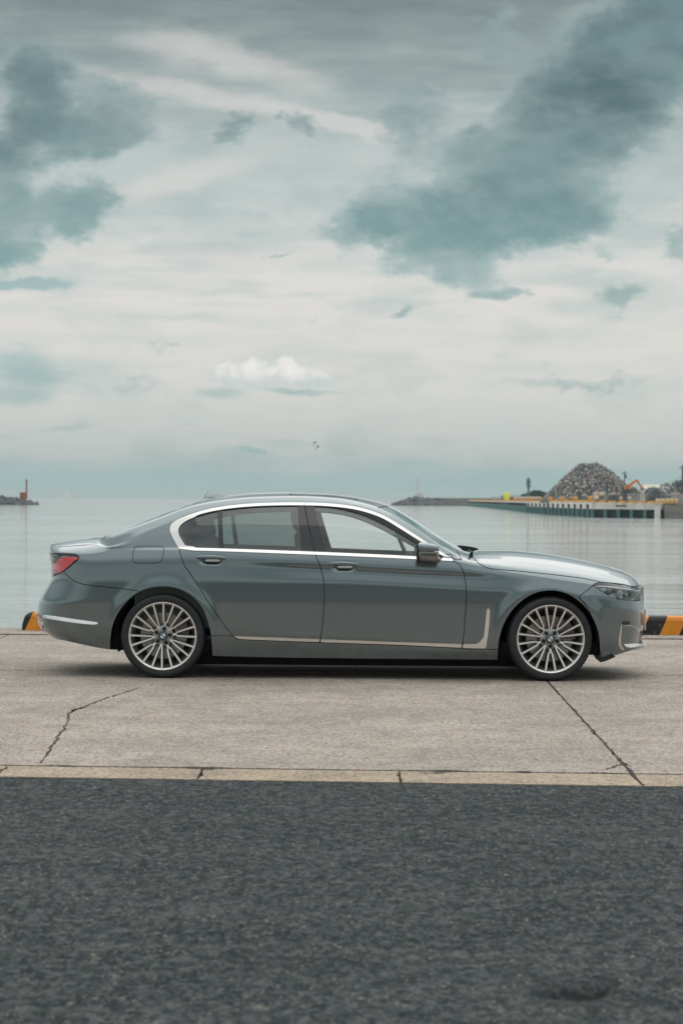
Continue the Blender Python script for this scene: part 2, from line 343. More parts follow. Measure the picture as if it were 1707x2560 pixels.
Zz -= .03*np.clip(1.15-ph, 0, .5)*2
ny_, nx_ = X_.shape
V = np.stack([X_, Yy, np.minimum(Zz, -.0015)], -1).reshape(-1, 3)
Fq = [(j*nx_+i, j*nx_+i+1, (j+1)*nx_+i+1, (j+1)*nx_+i) for j in range(ny_-1) for i in range(nx_-1)]
tag(mobj('road', V, Fq, ASPH, smooth=True), 'dark grey asphalt road across the foreground', kind='structure')
# apron of cast slabs, each slab a piece with ragged arrises
apron = empty('concrete_apron'); tag(apron, 'pale concrete quayside apron under the car', kind='structure')
mobj('apron_bed', [(-900, 12.4, -.03), (900, 12.4, -.03), (900, 25.1, -.03), (-900, 25.1, -.03), (-900, 75, -.03), (900, -50.3, -.03)], [(0, 1, 2, 3)], DARKJ, apron)
def slab(name, c, parent, amp=.004, z=0, th=.15, m=CONC, step=.06, seed=0):
    """c: four corners anticlockwise"""
    r = np.random.default_rng(seed); pts = []
    for k in range(4):
        a = np.array(c[k]); b = np.array(c[(k+1) % 4]); L = np.linalg.norm(b-a); n = max(2, min(160, int(L/step))); nn = np.array([-(b-a)[1], (b-a)[0]])/L
        off = r.normal(0, 1, n); off = (off+np.roll(off, 1)+np.roll(off, 2)*.6)*amp*.6
        chip = (r.random(n) < .05)*r.random(n)*.018
        for i in range(n): pts.append(a+(b-a)*i/n+nn*(abs(off[i])+chip[i])*(1 if i else 0))
    n = len(pts); v = [(q[0], q[1], z) for q in pts]+[(q[0], q[1], z-th) for q in pts]
    f = [tuple(range(n))]+[(i, i+n, (i+1) % n+n, (i+1) % n) for i in range(n)]
    return mobj(name, v, f, m, parent)
g = .013
cols = [(-60, -13.4), (-13.4, -8.4), (-8.4, -3.45), (-3.45, 1.58), (1.58, 6.6), (6.6, 11.6), (11.6, 60)]
def jx(x, y): return jointX(y) if x == 1.58 else x
k = 0
for x0, x1 in cols:
    for y0, y1 in ((None, 19.97), (19.97, 25.1)):
        ya = (lineY(x0)+.028) if y0 is None else y0+g-.01*x0; yb = (lineY(x1)+.028) if y0 is None else y0+g-.01*x1
        yc = y1-g-.01*x1; yd = y1-g-.01*x0
        slab('slab', [(jx(x0, ya)+.006, ya), (jx(x1, yb)-.006, yb), (jx(x1, yc)-.006, yc), (jx(x0, yd)+.006, yd)], apron, seed=k); k += 1
cuts = [-60, -8, -6.0, -4.9, -3.85, -2.8, -1.77, -.727, .311, 1.528, 2.57, 3.6, 4.7, 6, 8, 60]
for a, b in zip(cuts[:-1], cuts[1:]):
    slab('kerb_stone', [(a+.004, edgeY(a)), (b-.004, edgeY(b)), (b-.004, lineY(b)-.022), (a+.004, lineY(a)-.022)], apron, amp=.0045, seed=k, m=CONC_TAN); k += 1
for x0, x1 in ((-60, -12), (-12, -7), (-7, -2), (-2, 3.2), (3.2, 8), (8, 13), (13, 60)):
    slab('coping_stone', [(x0+.005, 25.12-.01*x0), (x1-.005, 25.12-.01*x1), (x1-.005, 26.25-.01*x1), (x0+.005, 26.25-.01*x0)], apron, amp=.003, z=.012, th=.45, seed=k); k += 1
# crack that wanders across the slab, and the widened spots of the long joint
def ribbon(pts, wid, name, seed, z=.003, sub=9, amp=.03):
    r = np.random.default_rng(seed); P = []
    for a, b in zip(pts[:-1], pts[1:]):
        a, b = np.array(a), np.array(b)
        for i in range(sub): P.append(a+(b-a)*i/sub+r.normal(0, amp, 2)*np.array([.45, 1])*(.6 if i else 0))
    P.append(np.array(pts[-1])); P = np.array(P); v = []
    for i, q in enumerate(P):
        d = P[min(i+1, len(P)-1)]-P[max(i-1, 0)]; d /= np.linalg.norm(d); nn = np.array([-d[1], d[0]]); ww = wid*r.uniform(.25, 1.5)*(min(i, len(P)-1-i, 4)/4+.1)
        v += [(*(q-nn*ww), z), (*(q+nn*ww), z)]
    return mobj(name, v, [(2*i, 2*i+1, 2*i+3, 2*i+2) for i in range(len(P)-1)], DARKJ, apron)
ribbon([gnd(*q) for q in ((96,1913),(118,1888),(142,1852),(150,1832),(172,1800),(172,1787),(182,1779),(205,1770),(228,1760),(262,1748),(300,1736),(352,1719))], .006, 'crack', 5, amp=.028)
ribbon([gnd(*q) for q in ((175,1782),(190,1774),(215,1768))], .011, 'crack', 6)
ribbon([gnd(*q) for q in ((1490,1929),(1530,1922),(1545,1914),(1562,1912),(1575,1918))], .005, 'crack', 8)
for a, b, s in ((18.6,18.2,1),(16.9,16.2,2),(15.2,14.9,3),(14.0,13.75,4),(13.3,12.3,5)):
    ribbon([(jointX(a)+.002, a), (jointX(b)-.002, b)], .011, 'crack', 20+s, amp=.006)
for a, b, s in ((-.95,-.55,1),(.35,.75,2),(.9,1.05,3),(1.25,1.5,4),(-1.6,-1.35,5),(-2.3,-1.9,6)):
    ribbon([(a, lineY(a)), (b, lineY(b))], .030, 'crack', 40+s, amp=.006)
ribbon([gnd(488,1923), gnd(545,1925)], .012, 'crack', 31, amp=.01); ribbon([gnd(1030,1933), gnd(1130,1935)], .012, 'crack', 32, amp=.012)
ribbon([gnd(540,1715), gnd(570,1714)], .008, 'crack', 33, amp=.02)
# quay face and sea bed edge
m_q = rough_mat('quay_face', (.16, .15, .14), (.28, .26, .235), 2, .9)
mobj('quay_wall', [(-60, 26.8, -.2), (60, 25.6, -.2), (60, 25.6, -6), (-60, 26.8, -6), (-60, 24, -.2), (60, 24, -.2)], [(0, 3, 2, 1), (4, 0, 1, 5)], m_q, apron)
# sea
def sea_mat():
    m, t, b = nmat('sea_water', (.055, .085, .085), .06)
    b.inputs['IOR'].default_value = 1.33
    b.inputs['Base Color'].default_value = (.40, .42, .40, 1)
    geo = t.n.new('ShaderNodeNewGeometry').outputs['Position']
    n1 = t.noise(t.mapping(geo, sc=(.45, 1, 1)), .9, 5, .55); n2 = t.noise(t.mapping(geo, sc=(.5, 1, 1)), .12, 4, .5)
    patch = t.mr(t.noise(t.mapping(geo, sc=(.25, 1, 1)), .022, 4, .6), .42, .66, .3, 2.6)
    h = t.math('ADD', t.math('MULTIPLY', n1, .075), t.math('MULTIPLY', n2, .10))
    t.l.new(t.bump(t.math('MULTIPLY', h, patch), 1.0, 2.2), b.inputs['Normal']); return m
SEA_Z = -1.8
tag(mobj('sea', [(-6000, 25, SEA_Z), (6000, 25, SEA_Z), (6000, 9500, SEA_Z), (-6000, 9500, SEA_Z)], [(0, 1, 2, 3)], sea_mat()), 'calm pale grey sea out to the horizon', kind='structure')
# striped wheel stops
def stripe_mat():
    m, t, b = nmat('hazard_paint', rough=.55)
    x, y, z = t.sep(t.coord())
    s = t.math('FRACT', t.math('DIVIDE', t.math('SUBTRACT', x, t.math('MULTIPLY', z, .45)), .405))
    wear = t.noise(t.coord(), 26, 6, .7); wear2 = t.noise(t.coord(), 5, 5, .6)
    e = t.math('ADD', s, t.math('MULTIPLY', t.math('SUBTRACT', wear, .5), .02))
    blk = t.math('LESS_THAN', e, .49)
    k = t.mix(blk, t.mix(t.mr(wear2, .35, .65), (.70, .235, .012), (.78, .29, .02)), (.012, .013, .013))
    chip = t.math('MULTIPLY', t.math('GREATER_THAN', t.math('ADD', wear, t.math('MULTIPLY', t.math('SUBTRACT', wear2, .5), .5)), .68), blk)
    k = t.mix(t.math('MULTIPLY', chip, .85), k, (.38, .22, .09))
    t.l.new(k, b.inputs['Base Color']); t.l.new(t.bump(wear, .3, .004), b.inputs['Normal']); return m
STR = stripe_mat()
STOPS = [(-8.0, -4.3, 'orange and black striped quay kerb block, farthest left along the edge', 0), (-3.40, .2, 'striped kerb block with rounded black end behind the rear bumper', .168),
         (2.785, 6.5, 'orange and black striped kerb block beside the front bumper', 0)]
for x0, x1, lb, sh in STOPS:
    L = x1-x0; prof = [(-.11, 0), (-.105, .155), (-.088, .187), (-.055, .2), (.055, .2), (.088, .187), (.105, .155), (.11, 0)]
    v = []; f = []; rows = [(0, .35, 1), (.02, .75, .97), (.06, .93, .99), (.12, 1, 1), (L-.12, 1, 1), (L-.06, .93, .99), (L-.02, .75, .97), (L, .35, 1)]
    for i, (x, hz_, wd) in enumerate(rows):
        for y, z in prof: v.append((x+sh, y*wd, z*hz_))
    n = len(prof)
    for i in range(len(rows)-1):
        for q in range(n-1): f.append((i*n+q, (i+1)*n+q, (i+1)*n+q+1, i*n+q+1))
    f.append(tuple(range(n))); f.append(tuple((len(rows)-1)*n+q for q in range(n-1, -1, -1)))
    o = mobj('wheel_stop', v, f, STR); o.location = (x0-sh, 25.86-.018*x0, .012); o.rotation_euler.z = -.018; bevel(o, .008)
    tag(o, lb, 'kerb block', 'hazard striped kerb blocks on the quay edge')

# ------------------------------------------------------------------ far shore
ROCK = rough_mat('breakwater_rock', (.045, .058, .060), (.17, .19, .185), .5, .95)
def rocks(name, cx, cy, rx, ry, h, n, size, label, cat='breakwater'):
    m = MB()
    N = 24; v = [(0, 0, h*.75)]; f = []
    for q, (rr, hh) in enumerate(((.45, .62), (.8, .3), (1.0, -.4))):
        for k in range(N): a = 2*math.pi*k/N; s = random.uniform(.93, 1.05); v.append((rx*rr*s*math.cos(a), ry*rr*s*math.sin(a), h*hh))
    for k in range(N):
        f.append((0, 1+k, 1+(k+1) % N))
        for q in range(2): f.append((1+q*N+k, 1+(q+1)*N+k, 1+(q+1)*N+(k+1) % N, 1+q*N+(k+1) % N))
    m.add(v, f)
    for i in range(n):
        a = random.uniform(0, 2*math.pi); r = random.random()**.5
        z = h*(.95*(1-r**1.5))-.1; s = size*random.uniform(.5, 1.25)
        m.rock((rx*r*math.cos(a), ry*r*math.sin(a), z), (s, s, s*.75))
    o = m.build(name, ROCK); o.location = (cx, cy, SEA_Z); tag(o, label, cat, kind='stuff'); return o
rocks('rock_breakwater', -147.5, 1020, 19.5, 16, 3.3, 420, 1.5, 'dark rubble breakwater head under the red light tower')
# red light tower on the left mound
RED = rough_mat('red_tower_paint', (.31, .10, .085), (.40, .13, .10), 1.5, .6); GREY = rough_mat('dark_steel', (.05, .065, .065), (.10, .12, .12), 3, .6)
def pxw(px, Y): return at(px, 1250, Y)[0]
def pz(py, Y, px=853): return at(px, py, Y)[2]
Y0 = 1016.
t_ = empty('light_beacon', (at(66, 1250, Y0)[0], Y0, SEA_Z+2.6)); tag(t_, 'red harbour light tower with box hut on the left rock mound', 'light tower')
zb = SEA_Z+2.6
MB().box((-1.35, 0, 1.1), (2.6, 2.2, 2.8)).box((-1.35, 0, 2.55), (2.9, 2.5, .2)).build('hut', RED, t_)
MB().tube([(-.0, 0, 0), (0, 0, 7.2)], [.45, .34], 12).build('tower', RED, t_)
MB().box((0, 0, 7.25), (1.3, 1.3, .14)).tube([(0, 0, 7.3), (0, 0, 8.0)], .34, 10).tube([(0, 0, 8.0), (0, 0, 8.8)], .06, 6).build('lantern', GREY, t_)
# right mound, wall and white tower
WHT = rough_mat('white_tower_paint', (.62, .63, .62), (.72, .71, .69), 1.2, .6)
rocks('rock_breakwater', 43.6, 1362, 14.8, 14, 4.1, 380, 1.6, 'grey rubble mound under the white light tower')
Y1 = 1362.
t_ = empty('light_beacon', (at(1046, 1250, Y1)[0], Y1, SEA_Z+3.6)); tag(t_, 'white harbour light tower with round base on the middle mound', 'light tower')
MB().tube([(.7, 0, 0), (.7, 0, 3.9)], [1.9, 1.75], 20).box((-1.2, 0, 1.4), (2.0, 2.4, 2.9)).build('base', WHT, t_)
MB().tube([(-.5, 0, 0), (-.5, 0, 11)], [.62, .42], 12).build('tower', WHT, t_)
MB().box((-.5, 0, 11.1), (1.7, 1.7, .18)).tube([(-.5, 0, 11.2), (-.5, 0, 11.9)], .4, 10).tube([(-.5, 0, 11.8), (-1.5, 0, 12.7)], .09, 6).tube([(-.5, 0, 11.8), (.5, 0, 12.6)], .09, 6).build('lantern', WHT, t_)
CW = rough_mat('old_wall_concrete', (.13, .145, .14), (.25, .265, .255), .35, .9, stretch=(1, 1, 3))
o = MB().box((82, 1372, SEA_Z+1.7), (62, 5, 4.6)).build('breakwater_wall', CW)
MB().box((82, 1372, SEA_Z+4.2), (62, 5.6, .35)).build('coping', rough_mat('pale_coping', (.26, .27, .26), (.34, .34, .33), .5, .9), o)
tag(o, 'long low concrete breakwater wall between mound and pier', 'breakwater wall')
# pier: runs away from the camera, then turns right along the near end
PC = rough_mat('pier_concrete', (.60, .59, .575), (.80, .785, .76), .25, .9, stretch=(1, 1, .35))
SHEET = rough_mat('steel_sheet_pile', (.008, .022, .024), (.018, .050, .052), .6, .7)
TEALP = rough_mat('teal_pile', (.06, .17, .165), (.11, .26, .25), .6, .6)
YEL = rough_mat('yellow_kerb_paint', (.72, .31, .03), (.80, .38, .05), .4, .6)
BLKR = mat('fender_rubber', (.02, .024, .026), .8)
line = [(70.9, 1349.), (62.5, 1040.), (55.5, 800.), (49.4, 640.8), (48.6, 540.), (48.4, 467.)]
pier = empty('pier', (48.4, 467, SEA_Z)); tag(pier, 'long concrete pier on dark steel piles running off to the right', 'pier')
def off(x, y, z): return (x-48.4, y-467, z)
deckz = lambda y: 2.95
poly = line+[(59.3, 451.7)]
beam = MB(); sheet = MB()
for (xa, ya), (xb, yb) in zip(poly[:-1], poly[1:]):
    d = Vector((xb-xa, yb-ya, 0)); L = d.length; d.normalize(); nn = Vector((-d.y, d.x, 0))
    if nn.x < 0 and nn.y < 0: nn = -nn
    c = Vector(((xa+xb)/2, (ya+yb)/2, 0))+nn*2
    ang = math.atan2(d.y, d.x)
    beam.box(off(c.x, c.y, deckz(0)-.65), (L+.4, 4, 1.3), rz=ang); c2 = c+nn*.5
    sheet.box(off(c2.x, c2.y, .33), (L, 4, 2.7), rz=ang)
beam.build('deck_beam', PC, pier); sheet.build('sheet_wall', SHEET, pier)
# deck surface behind
MB().prismz([(a-48.4+.9, b-467+.8) for a, b in line[::-1]]+[(22.5, 883), (220, 883), (220, -80), (11.4, -14.2)], -1.2, 2.9).build('deck', rough_mat('yard_ground', (.20, .20, .19), (.32, .31, .29), .1, .95), pier)
def along(pts, step, start=0):
    out = []; acc = start; 
    for (xa, ya), (xb, yb) in zip(pts[:-1], pts[1:]):
        L = math.hypot(xb-xa, yb-ya)
        while acc < L: out.append((xa+(xb-xa)*acc/L, ya+(yb-ya)*acc/L, math.atan2(yb-ya, xb-xa))); acc += step
        acc -= L
    return out
rev = line[::-1]
for i, (x, y, a) in enumerate(along(rev, 10.5, 3)):
    if i > 110: break
    MB().tube([(0, 0, -.8), (0, 0, 1.62)], .38, 8).build('pile', TEALP, pier).location = off(x-.45, y-.1, 0)
for i, (x, y, a) in enumerate(along(rev, 13.5, 7)):
    o = MB().prism([(-.35, 1.7), (.35, 1.7), (.35, 2.7), (-.35, 2.3)], -.16, .16).build('fender', BLKR, pier); o.location = off(x-.1, y, 0); o.rotation_euler.z = a+math.pi/2
end = [(48.4, 467.), (59.3, 451.7)]
for i, (x, y, a) in enumerate(along(end, 3.7, .4)):
    MB().tube([(0, 0, -.8), (0, 0, 1.62)], .32, 8).build('pile', TEALP, pier).location = off(x-.2, y-.3, 0)
MB().box((0, 0, 0), (1.0, 1.2, 3.2)).build('corner_pier', PC, pier).location = off(59.0, 451.6, .8)
# yellow kerbs on the long side: one strip per bay, then separate blocks on the end face
for i, (x, y, a) in enumerate(along(rev, 26, 10)):
    o = MB().box((0, 0, 0), (25.2, .35, .45)).build('yellow_kerb', YEL, pier); o.location = off(x+.2, y, 3.15); o.rotation_euler.z = a
for i in range(7):
    px = 1505+i*24.6; Yb = 466-(px-1480)/167*15.
    X = pxw(px, Yb); q = at(px, 1259.4+(px-1493)*.013, Yb)
    o = MB().box((0, 0, 0), (1.62, .5, .36)).build('kerb_block', YEL, pier); o.location = off(q[0], Yb, 3.13); o.rotation_euler.z = math.atan2(-15.3, 10.9)
MB().box((0, 0, 0), (2.0, .3, .28)).build('mooring_slot', BLKR, pier).location = off(pxw(1553, 458), 458.6, 2.3)
# right quay block beyond the gap
o = MB().box((0, 0, 0), (16, 20, 4.7)).build('quay_block', rough_mat('stained_quay_concrete', (.15, .14, .125), (.27, .25, .225), .4, .9)); o.location = (pxw(1664, 449)+8, 459, SEA_Z+.2)
MB().box((0, 0, 0), (16, .3, 1.3)).build('waterline_stain', SHEET, o).location = (0, -10.1, -2.0)
tag(o, 'brown stained concrete quay block at the right end', 'quay')
def put(o, px, Y, z): o.location = (pxw(px, Y), Y, z); return o
DZ = SEA_Z+2.9
# orange bollards along the pier edge
for i, px in enumerate((1287, 1306, 1327, 1350.5, 1377, 1405.5, 1438.5, 1475.5)):
    # distance of the pier face on that sight line
    best = min(((abs((px-853.5)/FPX*y-np.interp(y, [r[1] for r in rev], [r[0] for r in rev])), y) for y in np.arange(468, 1340, 2.)))
    Yb = best[1]; s = 1.0
    m = MB().tube([(0, 0, 0), (0, 0, .55), (0, 0, .6), (0, 0, 1.0), (0, 0, 1.12)], [.32, .28, .46, .46, .26], 12)
    o = m.build('bollard', YEL); o.location = (pxw(px, Yb), Yb+.8, DZ+.05)
    words = ['farthest, beside the yellow buoy', 'second from the yellow buoy', 'third from the yellow buoy', 'fourth from the yellow buoy', 'left of the scrap heap foot', 'in front of the scrap heap left slope', 'in front of the middle of the scrap heap', 'at the near pier corner'][i]
    tag(o, 'orange mooring bollard on the pier edge, '+words, 'bollard', 'orange bollards along the pier')
o = MB(); v, f = superell((0, 0, 1.2), (2.3, 1.6, 3.4), 1, 1, 14, 10); o.add(v, f)
put(o.build('buoy', mat('lime_yellow', (.75, .70, .03), .5), smooth=True), 1266.5, 860, DZ+.4); tag(bpy.data.objects['buoy'], 'bright yellow standing buoy at the far end of the pier', 'buoy')
# ---- scrap heap: coarse cone with thousands of bits on it
scr = [rough_mat('scrap_dark', (.06, .075, .08), (.13, .145, .145), 1.5, .8), mat('scrap_rust', (.30, .15, .11), .8), mat('scrap_grey', (.34, .36, .36), .6), mat('scrap_pale', (.66, .64, .60), .6),
       mat('scrap_tan', (.46, .35, .28), .8), mat('scrap_steel', (.19, .22, .225), .5)]
YS = 575.
xl, xr = pxw(1352, YS), pxw(1592, YS); xc = pxw(1474, YS); Hs = pz(1157, YS, 1474)-DZ
prof_px = [(1352,1253),(1366,1238),(1385,1219),(1400,1203),(1425,1181),(1440,1165),(1455,1158),(1473,1156),(1490,1158),(1505,1165),(1530,1181),(1550,1198),(1562,1212),(1580,1228),(1600,1252)]
PR = [(pxw(a, YS)-xc, pz(b, YS, a)-DZ) for a, b in prof_px]
rl = lambda h: np.interp(h, [p_[1] for p_ in PR[:8]], [-p_[0] for p_ in PR[:8]]); rr_ = lambda h: np.interp(h, [p_[1] for p_ in PR[7:]][::-1], [p_[0] for p_ in PR[7:]][::-1])
def heap_pt(a, h, k=1.): 
    r = rl(h) if math.cos(a) < 0 else rr_(h); r = max(r, .05)
    rm = (rl(h)+rr_(h))/2; c, s = math.cos(a), math.sin(a)
    return (r*c*k, rm*s*k, h)
m = MB(); v = []; f = []; N = 40; HL = np.linspace(0, Hs*.985, 14)
for h in HL:
    for k in range(N): v.append(heap_pt(2*math.pi*k/N, h, random.uniform(.96, .99)))
for j in range(13):
    for k in range(N): f.append((j*N+k, j*N+(k+1) % N, (j+1)*N+(k+1) % N, (j+1)*N+k))
f.append(tuple(13*N+k for k in range(N))); m.add(v, f, 0)
for i in range(5200):
    h = Hs*(1-random.random()**.62); a = random.uniform(math.pi*.95, 2.05*math.pi)
    q = heap_pt(a, max(0, h), random.uniform(.975, 1.01)); s = random.choice((.16, .22, .3, .42))
    m.box(q, (s*random.uniform(.5, 1.6), s*random.uniform(.5, 1.3), s*random.uniform(.4, 1.3)), rot=Matrix.Rotation(random.uniform(0, 3), 3, Vector((random.random()+.01, random.random(), random.random()))),
          mi=random.choices(range(6), (40, 12, 18, 8, 13, 20))[0], jit=.2)
o = m.build('scrap_heap', scr); o.location = (xc, YS, DZ); tag(o, 'tall cone of mixed scrap metal behind the pier', 'scrap heap', kind='stuff')
# ---- low clutter of the yard
def heap(name, px0, px1, top, Y, mi, n, s, label, cat, seed, mats=None):
    random.seed(seed); x0, x1 = pxw(px0, Y), pxw(px1, Y); h = pz(top, Y, (px0+px1)/2)-DZ; c = (x0+x1)/2; R = (x1-x0)/2; m = MB()
    N = 18; v = [(0, 0, h)]; f = []
    for rr, hh in ((.4, .93), (.75, .66), (1, 0)):
        for k in range(N): a = 2*math.pi*k/N; q = random.uniform(.85, 1.1); v.append((R*rr*q*math.cos(a), R*.8*rr*q*math.sin(a), h*hh*random.uniform(.85, 1.1)))
    for k in range(N):
        f.append((0, 1+k, 1+(k+1) % N))
        for j in range(2): f.append((1+j*N+k, 1+(j+1)*N+k, 1+(j+1)*N+(k+1) % N, 1+j*N+(k+1) % N))
    m.add(v, f, mi[0])
    for i in range(n):
        r = random.random()**.6; a = random.uniform(math.pi, 2*math.pi); z = h*(1-r**2.2)*random.uniform(.85, 1.12)
        m.box((R*r*math.cos(a), R*.8*r*math.sin(a), z), (s*random.uniform(.4, 1.7), s, s*random.uniform(.3, 1)), rot=Matrix.Rotation(random.uniform(0, 3), 3, Vector((random.random()+.01, random.random(), random.random()))), mi=random.choice(mi), jit=.2)
    o = m.build(name, scr); o.location = (c, Y, DZ); tag(o, label, cat, kind='stuff'); return o
heap('scrap_mound', 1560, 1604, 1221, 545, [0, 5, 1, 4], 260, .35, 'low rusty scrap mound under the orange crane arm', 'scrap mound', 3)
heap('scrap_mound', 1600, 1668, 1222, 545, [0, 5, 0, 2], 420, .45, 'dark grey scrap mound left of the concrete hut', 'scrap mound', 4)
heap('scrap_mound', 1632, 1700, 1214, 560, [0, 5, 2, 2, 3], 520, .5, 'grey scrap mound with pale pieces right of the cream roofed shed', 'scrap mound', 14)
heap('scrap_mound', 1500, 1575, 1236, 525, [0, 5, 1, 2, 4], 300, .4, 'low brownish scrap mound behind the steel skips', 'scrap mound', 15)
heap('scrap_mound', 1572, 1615, 1230, 560, [0, 1, 1, 4], 200, .4, 'small rusty mound below the crane grab', 'scrap mound', 16)
heap('scrap_mound', 1655, 1740, 1207, 600, [0, 0, 5], 300, .5, 'black scrap mound behind the concrete hut', 'scrap mound', 5)
heap('scrap_mound', 1612, 1660, 1224, 520, [0, 5], 120, .35, 'small black mound in front of the pale shed', 'scrap mound', 6)
random.seed(11)
# scattered yard items: bales, skips, walls
YW = rough_mat('yard_wall', (.30, .31, .30), (.40, .40, .38), .6, .9); SK = rough_mat('skip_steel', (.07, .09, .09), (.16, .18, .18), 1, .7)
def yard_box(name, px0, px1, top, bot, Y, m, label, cat, dep=2., group=None):
    x0, x1 = pxw(px0, Y), pxw(px1, Y); z1, z0 = pz(top, Y, (px0+px1)/2), pz(bot, Y, (px0+px1)/2); z0 = min(z0, DZ+.02) if name not in ('bulk_bag',) else z0
    o = MB().box((0, 0, (z1-z0)/2), (x1-x0, dep, z1-z0)).build(name, m); o.location = ((x0+x1)/2, Y, z0); bevel(o, .06, 1); tag(o, label, cat, group); return o
def add_ribs(o, n, w_, h, dep, m):
    for i in range(n):
        r = MB().box((-w_/2+w_*(i+.5)/n, -dep/2-.06, h/2), (w_/n*.25, .12, h*.9)).build('rib', m, o)
for a, b, t__, bt, Y, mm, lb, ct, ribs in (
    (1520, 1550, 1238, 1254, 500, SK, 'dark steel skip in front of the scrap heap', 'skip', 6), (1553, 1567, 1235, 1254, 505, SK, 'small dark skip right of the long skip', 'skip', 3),
    (1568, 1602, 1234, 1254, 512, YW, 'pale grey concrete bay wall under the crane', 'wall', 4), (1602, 1611, 1237, 1256, 500, rough_mat('pale_post', (.5, .46, .42), (.6, .56, .5), 1, .8), 'pale square concrete post left of the dark mound', 'post', 0),
    (1680, 1730, 1235, 1262, 470, YW, 'grey concrete hut at the right edge', 'hut', 3), (1433, 1470, 1243, 1254, 520, SK, 'low dark skip at the foot of the scrap heap', 'skip', 5)):
    o = yard_box('skip' if ct == 'skip' else ('bay_wall' if ct == 'wall' else ('gate_post' if ct == 'post' else 'hut')), a, b, t__, bt, Y, mm, lb, ct)
    d_ = o.dimensions if False else None
    wv = pxw(b, Y)-pxw(a, Y); hv = pz(t__, Y, (a+b)/2)-DZ
    if ribs: add_ribs(o, ribs, wv, hv, 2., mm)
    else: MB().box((0, 0, hv+.1), (wv*1.15, 2.2, .2)).build('cap', mm, o)
hut_cap = yard_box('container', 1676, 1697, 1231, 1235, 471, rough_mat('salmon_paint', (.5, .33, .28), (.58, .4, .34), 2, .7), 'pinkish flat crate on the concrete hut', 'crate', 1.6); hut_cap.scale.z = (pz(1231, 471, 1690)-pz(1235, 471, 1690))/max(.01, pz(1231, 471, 1686)-DZ); hut_cap.location.z = pz(1235.0, 471, 1690)
# bulk bags
BAG = [rough_mat('bag_cream', (.58, .46, .34), (.70, .60, .48), 2, .8), rough_mat('bag_yellow', (.62, .40, .16), (.72, .52, .26), 2, .8), rough_mat('bag_pink', (.55, .38, .31), (.66, .50, .42), 2, .8)]
def bag(px, py, Y, wpx, hpx, m, label, group):
    v, f = superell((0, 0, 0), (wpx/FPX*Y, wpx/FPX*Y*.9, hpx/FPX*Y), .55, .6, 14, 8)
    o = MB().add(v, f).build('bulk_bag', m, smooth=True); q = at(px, py, Y); o.location = q
    MB().tube([(-.15*wpx/FPX*Y, 0, hpx/FPX*Y*.42), (0, 0, hpx/FPX*Y*.58), (.15*wpx/FPX*Y, 0, hpx/FPX*Y*.42)], .04*hpx/FPX*Y, 5).build('lifting_loop', m, o)
    tag(o, label, 'bulk bag', group); return o
G1 = 'bulk bags stacked before the scrap heap'
bag(1489, 1234.5, 492, 14, 9, BAG[2], 'pinkish bulk bag, upper left of three before the heap', G1); bag(1503.5, 1235, 492, 14, 10, BAG[0], 'cream bulk bag, upper right of three before the heap', G1)
bag(1490, 1243.5, 490, 14, 9, BAG[0], 'cream bulk bag, lowest of three before the heap', G1)
bag(1552, 1246, 486, 9, 9, BAG[2], 'small pinkish bag in front of the small skip', 'small bags in the yard'); bag(1573, 1245.5, 486, 10, 7, BAG[0], 'small whitish bag in front of the bay wall', 'small bags in the yard')
Bp = [(1644, 'first from the left'), (1655.5, 'second from the left'), (1667, 'third from the left'), (1677.5, 'fourth from the left'), (1689, 'fifth from the left')]
for i, (px, wd) in enumerate(Bp): bag(px, 1254-.15*i, 452, 11.5, 15, BAG[(0, 0, 1, 1, 1)[i] if i != 1 else 0], 'yellow cream bulk bag on the right quay, '+wd, 'bulk bags in a row on the right quay')
# orange crane arm
ORG = mat('crane_orange', (.80, .20, .015), .5)
YE = 530.; cr = empty('material_crane', (pxw(1568, YE), YE, DZ)); tag(cr, 'orange folding crane arm raised beside the scrap heap', 'crane')
def rel(px, py): q = at(px, py, YE); return (q[0]-pxw(1568, YE), 0, q[2]-DZ)
def armpoly(a, b, wa, wb):
    A, B = Vector(rel(*a)), Vector(rel(*b)); d = (B-A).normalized(); n = Vector((-d.z, 0, d.x))
    return [((A+n*wa).x, (A+n*wa).z), ((B+n*wb).x, (B+n*wb).z), ((B-n*wb).x, (B-n*wb).z), ((A-n*wa).x, (A-n*wa).z)][::-1]
MB().prism(armpoly((1562, 1222), (1592, 1199.5), .42, .16), -.3, .3).build('boom', ORG, cr)
MB().prism(armpoly((1590.5, 1199), (1604, 1220), .20, .12), -.22, .22).build('stick', ORG, cr)
MB().tube([rel(1604, 1220), rel(1605, 1226)], .25, 8).build('grab', GREY, cr)
MB().box((-.2, 0, .9), (3.4, 2.6, 1.8)).box((-.2, 0, 2.3), (2.0, 1.6, 1.2)).build('body', GREY, cr)
